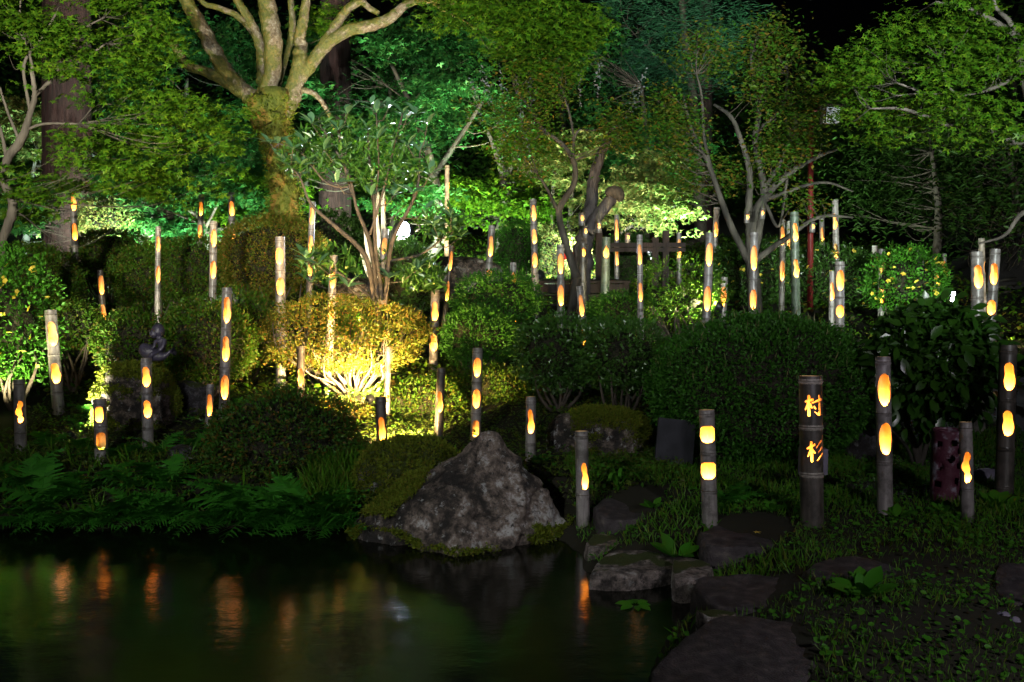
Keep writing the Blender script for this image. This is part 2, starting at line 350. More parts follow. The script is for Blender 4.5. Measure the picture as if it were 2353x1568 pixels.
# ------------------------------------------------------------------ foliage helpers
def maple_t(k):
    v = []; f = []
    for a, l in ([(-125, .55), (-62, .85), (0, 1), (62, .85), (125, .55)] if k == 5 else [(-68, .85), (0, 1), (68, .85)]):
        a = R(a); i = len(v); w_ = .2 if k == 5 else .26; ca, sa = math.cos(a), math.sin(a)
        v += [(w_ * sa + .1 * ca, -w_ * ca + .1 * sa, 0), (l * ca, l * sa, -.1), (-w_ * sa + .1 * ca, w_ * ca + .1 * sa, 0)]
        f.append((i, i + 1, i + 2))
    return np.array(v), np.array(f)
T = {'maple5': maple_t(5), 'maple3': maple_t(3),
     'oval': (np.array([(0, 0, 0), (.45, -.28, .07), (1, 0, -.04), (.45, .28, .07)]), np.array([(0, 1, 2, 3)])),
     'long': (np.array([(0, 0, 0), (.4, -.17, .05), (1, 0, -.08), (.4, .17, .05)]), np.array([(0, 1, 2, 3)])),
     'round': (np.array([(0, 0, 0), (.3, -.34, .05), (.75, -.3, .03), (1, 0, -.05), (.75, .3, .03), (.3, .34, .05)]), np.array([(0, 1, 2, 3), (0, 3, 4, 5)])),
     'needle': (np.array([(0, 0, 0), (.5, -.06, 0), (1, 0, -.1), (.5, .06, 0)]), np.array([(0, 1, 2, 3)]))}
def unit(a): return a / (np.linalg.norm(a, axis=-1, keepdims=True) + 1e-9)
def leaves(pos, dirs, nrm, size, t):
    tv, tf = T[t]; x = unit(dirs); y = unit(np.cross(nrm, x)); z = np.cross(x, y)
    s = np.asarray(size).reshape(-1, 1, 1)
    v = pos[:, None] + s * (tv[None, :, 0:1] * x[:, None] + tv[None, :, 1:2] * y[:, None] + tv[None, :, 2:3] * z[:, None])
    f = tf[None] + (np.arange(len(pos)) * len(tv))[:, None, None]
    return v.reshape(-1, 3), f.reshape(-1, tf.shape[1])
def vnoise(p, s):
    q = p * s
    return (np.sin(q[:, 0] * 1.7 + 1.3 * np.sin(q[:, 1] * 1.1 + 2)) + np.sin(q[:, 1] * 1.9 + 1.7 * np.sin(q[:, 2] * 1.3 + 1)) + np.sin(q[:, 2] * 2.1 + 1.5 * np.sin(q[:, 0] * 1.2))) / 3
COVER = 2.5
def blob_points(blobs, leaf, cover, per=14, spread=3.2, gap=-.25, gs=2.0, layer=0):
    """cluster centres and leaf positions in ellipsoids given in pixels and depth: (px, py, depth, rx px, ry px[, rz m])"""
    C, Q = [], []
    for b in blobs:
        px, py, d, rx, ry = b[:5]; c = np.array(P(px, py, d)); a = rx / F * d; h = ry / F * d; dz = b[5] if len(b) > 5 else max(.35, min(a, 1.6 * h) * .7)
        nl = COVER * cover * math.pi * a * h / (leaf * leaf * .45); nc = max(4, int(nl / per))
        u = RNG.normal(size=(nc * 3, 3)); u = unit(u) * RNG.random((nc * 3, 1)) ** .38
        p = c + u * np.array([a, dz, h])
        if layer: p[:, 2] = np.round((p[:, 2] + .15 * p[:, 0]) / layer) * layer - .15 * p[:, 0] + RNG.normal(0, layer * .07, len(p)) - .12 * np.hypot(p[:, 0] - c[0], p[:, 1] - c[1]) ** 2 / max(a, .5)
        p = p[vnoise(p, gs) > gap][:nc]
        C.append(p)
        for_k = RNG.poisson(per, len(p)); rep = np.repeat(p, for_k, 0)
        Q.append(rep + RNG.normal(0, 1, rep.shape) * leaf * spread * (np.array([1, 1, .35]) if layer else np.array([1, 1, .8])))
    return np.concatenate(C), np.concatenate(Q)
def crown(parent, name, blobs, leaf, cover, t, m, per=14, spread=3.2, gap=-.25, gs=2.0, layer=0, up=.5, droop=.25):
    C, Q = blob_points(blobs, leaf, cover, per, spread, gap, gs, layer)
    n = len(Q); az = RNG.random(n) * 2 * np.pi
    d = np.stack([np.cos(az), np.sin(az), RNG.normal(-droop, .3, n)], -1)
    nr = np.stack([RNG.normal(0, up, n), RNG.normal(-.7, up, n), np.ones(n)], -1)
    v, f = leaves(Q, d, nr, leaf * RNG.uniform(.65, 1.25, n), t)
    o = link(name, mesh_np(name, v, f, False), m, parent, 'stuff'); return C
def twigs(parent, limbs, C, m, n=60, r=.006, name='branches', sag=.15):
    """curved branchlets that run from the limbs out to the leaf clusters"""
    L = np.concatenate([l for l in limbs]); mb = MB()
    if len(C) > n: C = C[RNG.choice(len(C), n, replace=False)]
    for c in C:
        dd = np.linalg.norm(L[:, :3] - c, axis=1) + .25 * np.maximum(0, L[:, 2] - c[2] + .2) * 4
        i = int(np.argmin(dd)); a = L[i, :3]; ln = np.linalg.norm(c - a)
        if ln < .05: continue
        mid = a * .55 + c * .45 + RNG.normal(0, .09 * ln, 3) + np.array([0, 0, -sag * ln * .4])
        q = spline([(*a, min(L[i, 3] * .7, r * (1 + ln * .6))), (*mid, r * .7), (*c, r * .3)], 5)
        mb.tube(q[:, :3], q[:, 3], 5, False)
    if mb.n: link(name, mb.mesh(name), m, parent)
def limb_mesh(parent, name, paths, d, m, wob=0, n=10):
    mb = MB(); out = []
    for p in paths:
        q = px_path(p, d, wob); out.append(q); mb.tube(q[:, :3], q[:, 3], n)
    link(name, mb.mesh(name), m, parent); return out

# ------------------------------------------------------------------ lofted rocks
def rock(name, c, rx, ry, h, label, cat, m, seed=0, expo=2.0, shear=(0, 0), amp=.12, top=.55, parent=None, low=.15, nth=56, nz=34, prof=None, flat=False):
    vs = []; off = Vector((seed * 7.3, seed * 3.1, 0))
    for i in range(nz + 1):
        t = i / nz
        if prof: 
            k = np.interp(t, [p[0] for p in prof], [p[1] for p in prof]); sx = np.interp(t, [p[0] for p in prof], [p[2] for p in prof])
        else: k = (1 - t ** (2.0 / (1 - top + .02))) ** .5 if t < 1 else 0; sx = 0
        z = -low + (h + low) * t
        for j in range(nth):
            a = 2 * math.pi * j / nth; ca, sa = math.cos(a), math.sin(a)
            rr = (abs(ca) ** expo + abs(sa) ** expo) ** (-1 / expo)
            x = rx * (k * rr * ca + sx + shear[0] * t); y = ry * (k * rr * sa + shear[1] * t)
            p = Vector((x, y, z)); q = p * (1.1 / max(rx, ry)) + off
            dn = mn.fractal(q * 1.2, 1, 2, 3) * amp + mn.noise(q * 6) * amp * .25 + (.25 - abs(mn.noise(q * 3.1))) * amp * .9 - max(0, .06 - abs(mn.noise(q * 2.2 + Vector((3, 1, 7))))) * amp * 6 + mn.noise(q * 17) * amp * .14 + abs(mn.noise(q * 34)) * amp * .10
            s = max(rx, ry)
            zz = z + (0 if flat and t > .8 else dn * h * .5 * t)
            vs.append((c[0] + x + ca * dn * s * (k > 0), c[1] + y + sa * dn * s * (k > 0), c[2] + zz))
    f = [(i * nth + j, i * nth + (j + 1) % nth, (i + 1) * nth + (j + 1) % nth, (i + 1) * nth + j) for i in range(nz) for j in range(nth)]
    f = np.array(f); v = np.array(vs)
    if flat:
        v = np.vstack([v, v[-nth:].mean(0)]); me = bpy.data.meshes.new(name)
        fl = f.tolist() + [(nz * nth + j, nz * nth + (j + 1) % nth, len(v) - 1) for j in range(nth)]
        me.from_pydata(v.tolist(), [], fl); me.polygons.foreach_set('use_smooth', [True] * len(fl))
    else: me = mesh_np(name, v, f)
    return v, f, me
def tufts(parent, name, pts, nrm, m, size=.02, per=3, kind='stuff', t='long', jit=.6):
    n = len(pts); P_ = np.repeat(pts, per, 0) + RNG.normal(0, size * .5, (n * per, 3)); Nn = np.repeat(nrm, per, 0)
    d = unit(Nn + RNG.normal(0, jit, P_.shape)); side = RNG.normal(0, 1, P_.shape)
    v, f = leaves(P_, d, side, size * RNG.uniform(.6, 1.4, n * per), t)
    return link(name, mesh_np(name, v, f, False), m, parent, kind)
def surf_samples(v, f, n):
    q = v[f]; a = np.linalg.norm(np.cross(q[:, 2] - q[:, 0], q[:, 3] - q[:, 1]), axis=1) + 1e-12
    i = RNG.choice(len(f), n, p=a / a.sum()); u, w_ = RNG.random((n, 1)), RNG.random((n, 1)); q = q[i]
    p = (q[:, 0] * (1 - u) + q[:, 1] * u) * (1 - w_) + (q[:, 3] * (1 - u) + q[:, 2] * u) * w_
    nn = unit(np.cross(q[:, 2] - q[:, 0], q[:, 3] - q[:, 1])); return p, nn

# ------------------------------------------------------------------ big landscape behind: dark wooded slope
def tree(name, label, base, trunkpaths, d, bark, blobs, leaf, cover, t, m, cat='tree', group=None, ntw=60, **kw):
    b = P(*base[:2], base[2] if len(base) > 2 else d); b.z = gz(b.x, b.y) - .1
    o = thing(name, b, label, cat, group)
    paths = [list(p) for p in trunkpaths]
    limbs = limb_mesh(o, 'trunk', paths, d, bark, kw.pop('wob', .01))
    if base is not None:
        q0 = limbs[0][0]; mb = MB(); mb.tube([(b.x, b.y, b.z), tuple(q0[:3])], [q0[3] * 1.25, q0[3]], 10)
        if q0[2] - b.z > .15: link('trunk_foot', mb.mesh('trunk_foot'), bark, o)
    C = crown(o, 'crown', blobs, leaf, cover, t, m, **kw)
    twigs(o, limbs, C, M['dark_bark'] if bark is not M['pale_bark'] else M['bark'], ntw, r=.0055 * d / 10)
    return o

# far wood: rows of simple evergreens on the slope (their crowns are the dark wall behind everything)
far = [(-60, 250, 33, 240, 330), (230, 200, 34, 230, 330), (760, 330, 30, 200, 260), (1000, 330, 31, 190, 230), (1290, 250, 33, 210, 270),
       (1560, 330, 31, 200, 280), (1830, 380, 30, 190, 240), (2080, 330, 32, 220, 270), (2330, 250, 31, 220, 330), (520, 390, 30, 200, 230)]
for i, (px, py, d, rx, ry) in enumerate(far):
    where = ['at the far left edge', 'behind the reddish cedar trunk', 'behind the mossy forked tree', 'behind the big-leaved shrub', 'behind the plumed tree',
             'behind the blue-green conifer', 'below the dark gap of sky', 'behind the grey box lantern', 'at the far right edge', 'behind the four tubes left of the mossy trunk'][i]
    tree('evergreen_tree', 'tall dark evergreen in the back row ' + where, (px, 560, d), [[(px, 600, 24), (px + 6, 420, 20), (px - 4, py - ry * .6, 8)]], d, M['dark_bark'],
         [(px, py, d, rx, ry, 2.2), (px + rx * .5, py + ry * .5, d - 1, rx * .7, ry * .5, 1.5), (px - rx * .5, py + ry * .45, d - 1, rx * .7, ry * .5, 1.5)], .2, 1.25, 'oval', M['dark_leaf'],
         group='evergreens in the back row', ntw=25, per=18, spread=2.2, gap=-.3, gs=.7)

# cedar trunks
def cedar(px, y0, y1, w0, d, label):
    b = P(px, y1, d); b.z = gz(b.x, b.y) - .1
    o = thing('cedar_tree', b, label, 'tree', 'old cedars')
    top = P(px + 4, y0, d); r = w0 / F * d / 2; mb = MB(); n = 40; rows = 30; v = []
    for i in range(rows + 1):
        t = i / rows; c = Vector(b).lerp(top, t)
        for j in range(n):
            a = 2 * math.pi * j / n; rr = r * (1.12 - .2 * t) * (1 + .05 * math.sin(j * 2.7 + math.sin(t * 6)) + .04 * mn.noise(Vector((j * .9, t * 3, px))))
            v.append((c.x + rr * math.cos(a), c.y + rr * math.sin(a), c.z))
    f = [(i * n + j, i * n + (j + 1) % n, (i + 1) * n + (j + 1) % n, (i + 1) * n + j) for i in range(rows) for j in range(n)]
    link('trunk', mesh_np('trunk', v, f), M['cedar_bark'], o)
    tp = (px, y0)
    crown(o, 'crown', [(px, y0 - 260, d, 300, 280, 2)], .16, .8, 'oval', M['dark_leaf'], per=18, gs=.8)
cedar(147, -350, 420, 100, 16, 'thick reddish cedar trunk rising behind the left maple')
cedar(768, -350, 480, 66, 19, 'dark cedar trunk behind the right fork of the mossy tree')
cedar(1620, -300, 480, 30, 24, 'slim dark cedar trunk behind the blue-green conifer')

# conifer
tree('conifer', 'blue-green soft-needled conifer reaching into the top of the picture', (1560, 560, 22), [[(1610, 560, 30), (1600, 300, 24), (1570, 50, 16), (1560, -150, 8)], [(1590, 200, 10), (1500, 120, 6), (1440, 60, 3)]],
     22, M['dark_bark'], [(1450, 60, 22, 90, 80), (1540, 110, 21.5, 110, 80), (1620, 30, 22, 110, 70), (1700, 60, 21.5, 70, 80), (1500, 190, 22, 110, 70), (1640, 170, 22, 110, 60), (1560, -60, 22, 200, 80), (1430, 150, 22, 60, 50)],
     .16, 3.2, 'needle', M['conifer'], per=30, spread=.8, gap=-.35, gs=1.4, up=1, droop=-.1)

# mid-distance maples
mid = [
 ('dim maple behind the branches of the left maple', (250, 520, 17), [[(330, 560, 26), (360, 440, 22), (420, 300, 14), (430, 180, 8)], [(345, 470, 14), (250, 380, 10), (170, 330, 6)]],
  17, [(330, 170, 17, 120, 110), (420, 250, 17, 150, 90), (300, 330, 16.5, 190, 70), (480, 380, 17, 140, 70), (200, 420, 16.5, 160, 50), (400, 440, 16, 150, 50), (560, 310, 17, 90, 80)], 'maple_cool', 'pale_bark'),
 ('green maple filling the space above the big-leaved shrub', (930, 520, 17), [[(1010, 560, 26), (1000, 420, 22), (960, 280, 14), (900, 150, 8)], [(1000, 400, 14), (1080, 280, 10), (1140, 180, 6)]],
  17, [(800, 190, 17, 110, 80), (920, 200, 17.5, 130, 90), (1010, 140, 17, 120, 60), (1060, 250, 17, 130, 90), (900, 310, 17, 150, 70), (1090, 360, 16.5, 140, 60), (960, 420, 16.5, 150, 60), (850, 120, 17, 90, 50)], 'maple_cool', 'bark'),
 ('layered maple lit green behind the tall bright pole', (1120, 500, 19), [[(1160, 500, 24), (1158, 430, 26), (1150, 380, 16), (1120, 300, 8)], [(1158, 420, 14), (1180, 370, 10), (1200, 320, 5)]],
  19, [(1010, 400, 18.5, 130, 40), (1080, 450, 18, 130, 30), (1190, 420, 19, 130, 40), (1150, 330, 19, 130, 50), (1010, 480, 18, 120, 30), (1220, 480, 18, 90, 30)], 'maple', 'pale_bark'),
 ('pale-lit maple spreading flat layers right of the dead trunk', (1440, 520, 18), [[(1300, 620, 16), (1310, 500, 12), (1320, 380, 8)], [(1340, 600, 14), (1390, 480, 10), (1480, 400, 6)], [(1360, 600, 12), (1450, 520, 8), (1560, 470, 5)], [(1275, 600, 12), (1270, 450, 9), (1290, 360, 6)]],
  18, [(1390, 340, 18, 110, 30), (1460, 380, 17.5, 110, 35), (1400, 430, 17.5, 130, 30), (1480, 450, 17, 110, 30), (1520, 500, 17, 110, 25), (1310, 400, 18, 110, 40), (1250, 560, 18, 90, 40), (1420, 500, 18, 130, 25)], 'maple_pale', 'pale_bark'),
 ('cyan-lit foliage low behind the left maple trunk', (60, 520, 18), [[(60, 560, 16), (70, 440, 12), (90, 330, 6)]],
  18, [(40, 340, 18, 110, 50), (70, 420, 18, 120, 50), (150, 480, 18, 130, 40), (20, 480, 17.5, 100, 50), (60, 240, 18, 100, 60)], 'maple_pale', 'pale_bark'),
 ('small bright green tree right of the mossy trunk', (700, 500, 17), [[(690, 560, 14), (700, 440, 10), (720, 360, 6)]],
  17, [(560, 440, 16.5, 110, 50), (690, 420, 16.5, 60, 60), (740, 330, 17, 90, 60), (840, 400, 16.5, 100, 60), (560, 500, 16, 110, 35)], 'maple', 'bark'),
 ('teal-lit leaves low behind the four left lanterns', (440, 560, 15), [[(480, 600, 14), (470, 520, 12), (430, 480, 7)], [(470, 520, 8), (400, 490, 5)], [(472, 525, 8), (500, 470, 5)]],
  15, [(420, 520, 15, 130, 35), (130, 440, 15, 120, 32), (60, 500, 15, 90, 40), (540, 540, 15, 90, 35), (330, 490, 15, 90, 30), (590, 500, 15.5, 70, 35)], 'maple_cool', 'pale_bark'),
]
for lab, base, paths, d, blobs, m, bk in mid:
    tree('maple_tree', lab, base, paths, d, M[bk], blobs, .085, 2.2, 'maple3', M[m], group='maples in the middle distance', layer=.3, ntw=50, gap=.02, gs=1.7, spread=2.0)

for lab, base, blobs in (('dim foliage seen between the limbs of the mossy tree', (560, 520, 21), [(430, 90, 21, 130, 70), (540, 150, 21, 120, 60), (660, 200, 20, 120, 90), (600, 330, 20, 120, 90), (560, 60, 22, 90, 40)]),
                         ('dim foliage right of the mossy tree top', (900, 520, 21), [(760, 120, 21, 110, 80), (880, 110, 21, 100, 50), (980, 90, 21, 100, 50), (1080, 120, 21, 100, 80), (930, 230, 21, 130, 70)]),
                         ('dim foliage between the plumed tree and the conifer', (1480, 520, 20), [(1440, 260, 20, 110, 70), (1520, 330, 20, 120, 70), (1350, 120, 21, 90, 70), (1480, 400, 19.5, 110, 40)])):
    tree('evergreen_tree', lab, base, [[(base[0], 600, 20), (base[0] + 8, 400, 16), (base[0] - 5, 200, 8)]], base[2], M['dark_bark'], blobs, .1, 1.3, 'maple3', M['maple_cool'], group='trees beyond the middle maples', ntw=50, gap=-.15, gs=1.2, spread=2.4)
# dark woodland on the right
for lab, bx, blobs in (('dim bushy tree under the right maple branches', 2150, [(2000, 430, 17, 110, 100), (2130, 480, 17, 140, 110), (2080, 340, 17.5, 140, 90)]),
                       ('dim long-leaved tree leaning in at the right edge', 2330, [(2290, 420, 14, 110, 70), (2330, 520, 13.5, 120, 50), (2180, 500, 14, 110, 40), (2250, 330, 14, 110, 60)])):
    tree('evergreen_tree', lab, (bx, 600, 17), [[(bx, 620, 22, 16), (bx + 6, 480, 16, 16), (bx - 10, 350, 8, 16)]], 16, M['dark_bark'], blobs, .12, 1.7, 'long', M['dark_leaf'], group='dim trees at the right', gs=1.1, spread=2.4)

# left maple, near
tree('maple_tree', 'near maple leaning in at the left edge with pale slender branches', (5, 560, 9.5),
     [[(2, 560, 20), (25, 500, 22), (28, 460, 20), (10, 415, 18), (20, 360, 20), (50, 320, 20), (70, 260, 14), (80, 215, 12), (72, 160, 9)],
      [(78, 210, 9), (70, 130, 7), (45, 60, 5), (50, -20, 4)], [(75, 225, 9), (120, 180, 8), (150, 130, 7), (190, 70, 5), (240, 40, 4)], [(125, 175, 7), (200, 130, 5), (245, 100, 4)],
      [(70, 260, 8), (55, 150, 7), (95, 90, 6), (130, 30, 5)], [(45, 325, 8), (15, 250, 6), (0, 200, 5)], [(60, 300, 7), (100, 285, 6), (180, 285, 4)], [(20, 390, 9), (2, 300, 8), (-20, 250, 7)]],
     9.5, M['pale_bark'],
     [(60, 40, 9.5, 130, 70), (250, 30, 10, 150, 60), (190, 120, 9.5, 120, 50), (330, 110, 10, 120, 60), (60, 140, 9, 100, 50), (125, 80, 9.8, 80, 50), (150, 430, 12, 70, 26), (360, 210, 10, 110, 50), (250, 240, 9.5, 100, 40), (420, 280, 10.3, 130, 35),
      (300, 320, 10, 150, 35), (450, 340, 10.5, 100, 30), (380, 400, 10.3, 140, 30), (265, 388, 9.8, 110, 26), (150, 340, 9.5, 60, 30), (500, 260, 10.6, 60, 25), (80, 415, 9.5, 90, 32), (90, 470, 10.5, 60, 28),
      (40, 470, 9.8, 50, 30), (330, 440, 10.5, 110, 20), (480, 392, 10.8, 60, 25)],
     .06, 1.35, 'maple5', M['maple'], group='near maples', layer=.2, ntw=90, gap=.0, gs=3.6, spread=1.9, per=12)

# big mossy forked tree
b = P(655, 520, 13); b.z = gz(b.x, b.y) - .1
big = thing('mossy_tree', b, 'big mossy tree forking into many thick pale limbs', 'tree')
mb = MB(); q = px_path([(655, 560, 78), (655, 495, 70), (652, 420, 62), (640, 350, 62), (625, 290, 78), (622, 250, 100), (628, 225, 90)], 13, .012); mb.tube(q[:, :3], q[:, 3], 28)
link('trunk', mb.mesh('trunk'), M['moss_trunk'], big)
trunkq = q
limbsp = [
 [(628, 275, 56), (590, 235, 42), (553, 205, 38), (520, 165, 36), (490, 112, 36), (462, 60, 34), (430, 5, 30), (400, -60, 26)],
 [(560, 215, 30), (520, 190, 26), (480, 168, 24), (430, 150, 20), (405, 110, 20), (375, 80, 17), (345, 55, 14), (320, 10, 10)],
 [(618, 270, 60), (605, 235, 44), (622, 185, 40), (628, 120, 42), (622, 60, 44), (612, 0, 40), (600, -60, 34)],
 [(600, 190, 22, 13.3), (602, 150, 26, 13.4), (598, 105, 24, 13.4), (575, 50, 22, 13.4), (545, 0, 18, 13.4), (520, -50, 15, 13.4)],
 [(590, 85, 16, 13.4), (550, 40, 15, 13.4), (500, 18, 13, 13.4), (465, 5, 12, 13.4), (430, -40, 10, 13.4)],
 [(640, 270, 60), (668, 225, 44), (682, 175, 38), (690, 130, 34), (688, 90, 28), (697, 45, 24), (705, -10, 20)],
 [(680, 190, 30), (715, 150, 30), (742, 110, 30), (790, 75, 28), (850, 60, 27), (900, 40, 24), (935, 10, 18), (990, 2, 12), (1060, 12, 8), (1130, 8, 6)],
 [(735, 118, 22), (770, 60, 22), (800, 20, 20), (830, 5, 16), (850, 20, 14), (870, 32, 12)],
 [(985, 2, 8), (1020, 25, 7), (1070, 50, 5), (1095, 70, 4)],
 [(668, 215, 18), (700, 208, 14), (730, 222, 12), (755, 262, 10), (770, 300, 6)],
 [(640, 200, 10, 13.5), (655, 140, 14, 13.5), (672, 60, 16, 13.5), (665, -20, 14, 13.5)],
]
mbs = []
for lp in limbsp:
    q = px_path(lp, 13, .012); m2 = MB(); m2.tube(q[:, :3], q[:, 3], 16); mbs.append(q)
    link('limb', m2.mesh('limb'), M['mossy_bark'], big)
# moss fringe and ferns on the trunk
tp, tn = [], []
for i in range(len(trunkq) - 1):
    c, r0 = trunkq[i, :3], trunkq[i, 3]
    for k in range(60):
        a = random.uniform(0, 2 * math.pi); tp.append(c + r0 * np.array([math.cos(a), math.sin(a), 0]) + (trunkq[i + 1, :3] - c) * random.random()); tn.append((math.cos(a), math.sin(a), .25))
tufts(big, 'epiphyte_fronds', np.array(tp), np.array(tn), M['moss_tuft'], .05, 2, jit=.6)
C = crown(big, 'crown', [(1060, 40, 12, 90, 40), (1170, 30, 12, 110, 50), (1270, 60, 12, 110, 60), (1330, 60, 12, 60, 60), (1190, 110, 12, 90, 50), (1250, 180, 12, 60, 50), (760, 40, 13.5, 60, 30), (900, -80, 13, 200, 60), (500, -110, 13, 250, 60), (1120, -60, 12, 200, 60),
                         (1300, 120, 12, 50, 50)],
          .07, 1.9, 'maple5', M['maple'], layer=.2, gap=-.1, gs=2.2, spread=1.9, per=12)
twigs(big, mbs[6:], C, M['pale_bark'], 60)

# central tree with plumes
tree('crape_myrtle_tree', 'sparse tree with greyish flower plumes left of the dead trunk', (1300, 640, 12),
     [[(1325, 640, 20), (1300, 560, 18), (1285, 500, 16), (1290, 470, 16), (1320, 420, 14), (1318, 370, 12), (1290, 330, 11), (1250, 300, 10), (1210, 240, 7), (1180, 200, 5)],
      [(1316, 368, 8), (1318, 320, 7), (1310, 270, 6), (1290, 200, 4)], [(1316, 330, 6), (1330, 300, 5), (1360, 300, 4), (1400, 290, 3)], [(1290, 500, 9), (1260, 440, 7), (1235, 400, 5)]],
     12, M['bark'], [(1180, 250, 12, 110, 70), (1270, 200, 12, 100, 80), (1360, 240, 12, 100, 70), (1240, 320, 12, 110, 60), (1340, 320, 12, 110, 60), (1420, 300, 12, 60, 50), (1150, 180, 12, 60, 50), (1200, 380, 12, 90, 40), (1400, 200, 12, 50, 50)],
     .055, 1.0, 'oval', M['tree_c'], gap=-.15, gs=2.4, spread=2.2, per=14)
cm = col.objects['crape_myrtle_tree']; mp_ = []
for k in range(26):
    px = random.uniform(1090, 1480); py = 130 + abs(px - 1290) * .35 + random.uniform(0, 80)
    if k > 18: px, py = random.uniform(1130, 1240), random.uniform(260, 400)
    a = np.array(P(px, py, 12)); dx = (px - 1290) / 190 * .5
    for j in range(26):
        t = j / 26; mp_.append(a + np.array([dx * .5, 0, 1]) * (t - .5) * .42 + RNG.normal(0, .02 * (1.2 - t), 3))
mp_ = np.array(mp_); n = len(mp_)
v, f = leaves(mp_, RNG.normal(0, 1, (n, 3)), RNG.normal(0, 1, (n, 3)), np.full(n, .035), 'oval')
link('flower_plumes', mesh_np('flower_plumes', v, f, False), M['plume'], cm, 'stuff')

# dead trunk with a sawn limb
b = P(1350, 640, 13.2); b.z = gz(b.x, b.y) - .1
o = thing('dead_tree', b, 'grey dead trunk with one thick sawn-off limb pointing right', 'tree stump')
limb_mesh(o, 'trunk', [[(1325, 720, 50), (1335, 650, 46), (1342, 560, 40), (1350, 520, 34), (1356, 480, 30), (1362, 430, 27), (1372, 380, 24), (1392, 330, 18), (1410, 290, 12)]], 13.2, M['wood_grey'], .02, 16)
limb_mesh(o, 'sawn_limb', [[(1352, 535, 22), (1362, 510, 28), (1385, 482, 28), (1405, 458, 27), (1414, 448, 22)]], 13, M['wood_grey'], .012, 16)
q = px_path([(1392, 446, 14), (1404, 441, 26), (1417, 444, 32), (1424, 454, 24), (1425, 464, 10)], 12.95); mb = MB(); mb.tube(q[:, :3], q[:, 3], 12)
link('bark_cap', mb.mesh('bark_cap'), M['dark_bark'], o)

# multi-stem tree, right of centre
tree('evergreen_tree', 'rounded many-stemmed evergreen right of centre with two hanging cups', (1740, 640, 12.5),
     [[(1730, 640, 30), (1725, 560, 24), (1735, 490, 20), (1760, 450, 18), (1800, 410, 14), (1860, 370, 10), (1930, 340, 6)],
      [(1725, 560, 20), (1720, 490, 18), (1722, 400, 15), (1705, 330, 12), (1680, 270, 10), (1640, 240, 6)], [(1730, 600, 20), (1745, 520, 18), (1755, 430, 16), (1735, 330, 14), (1745, 250, 10), (1730, 180, 8), (1725, 120, 5)],
      [(1720, 600, 18), (1680, 520, 15), (1650, 440, 13), (1625, 370, 11), (1590, 300, 9), (1570, 220, 5)], [(1650, 440, 9), (1620, 330, 8), (1612, 220, 6), (1600, 170, 4)],
      [(1755, 440, 12), (1800, 360, 10), (1820, 300, 9), (1850, 240, 6), (1870, 180, 4)], [(1745, 300, 8), (1800, 240, 7), (1810, 160, 5)], [(1760, 460, 10), (1840, 430, 8), (1900, 420, 6), (1960, 440, 4)],
      [(1732, 600, 18), (1790, 560, 13), (1880, 500, 9), (1960, 500, 5)], [(1760, 470, 9), (1790, 520, 7), (1810, 400, 6)]],
     12.5, M['bark'],
     [(1620, 140, 12.5, 80, 70), (1720, 110, 12.5, 90, 80), (1800, 140, 12.5, 70, 60), (1570, 230, 12.5, 80, 80), (1680, 220, 12.3, 110, 70), (1800, 230, 12.3, 100, 70), (1845, 225, 12.5, 55, 50), (1590, 330, 12.5, 90, 70),
      (1720, 320, 12.6, 100, 70), (1850, 340, 12.3, 110, 60), (1930, 390, 12.3, 80, 60), (1600, 410, 12.7, 80, 60), (1860, 440, 12.3, 110, 50), (1940, 460, 12.2, 60, 50), (1770, 60, 12.5, 50, 30), (1862, 390, 12.3, 45, 70, .25), (1820, 470, 12.3, 90, 35, .3), (1700, 420, 12.9, 100, 60)],
     .06, 1.15, 'oval', M['tree_c'], ntw=160, gap=.06, gs=2.3, spread=2.0, per=12)

# right maple
tree('maple_tree', 'near maple reaching in from the right edge with pinkish pale branches', (2440, 560, 9.5),
     [[(2440, 560, 44), (2420, 420, 40), (2365, 330, 30), (2320, 325, 18), (2270, 300, 13), (2230, 285, 12), (2190, 290, 10), (2130, 270, 9), (2070, 250, 7), (2000, 250, 4)],
      [(2420, 400, 40), (2375, 240, 34), (2352, 150, 28), (2340, 90, 20), (2300, 60, 14), (2250, 30, 12), (2200, 15, 8), (2150, 5, 5)],
      [(2345, 110, 14), (2320, 50, 12), (2290, 20, 8), (2280, -30, 6)], [(2230, 285, 8), (2170, 240, 7), (2110, 210, 6), (2060, 190, 4)], [(2352, 160, 10), (2290, 200, 9), (2200, 220, 7), (2130, 215, 5), (2060, 220, 3)],
      [(2250, 290, 8), (2220, 240, 7), (2180, 200, 5), (2160, 150, 4)], [(2420, 480, 20), (2350, 490, 12), (2310, 540, 8), (2250, 560, 4)]],
     9.5, M['pale_bark'],
     [(2250, 20, 9.5, 130, 50), (2330, 80, 9.5, 80, 60), (2140, 60, 9.8, 110, 50), (2060, 120, 10, 110, 45), (2180, 130, 9.5, 130, 45), (1980, 150, 10.2, 70, 40), (2290, 160, 9.5, 90, 50), (2060, 190, 9.8, 120, 40), (2200, 210, 9.3, 130, 35),
      (1945, 178, 10.2, 80, 26), (2310, 240, 9.3, 80, 40), (2040, 250, 9.8, 130, 30), (2200, 280, 9.2, 100, 25), (2040, 308, 10, 70, 20), (2310, 320, 9, 70, 30), (2120, 320, 9.5, 80, 18)],
     .06, 1.35, 'maple5', M['maple'], group='near maples', layer=.18, ntw=90, gap=.0, gs=3.6, spread=1.9, per=12)

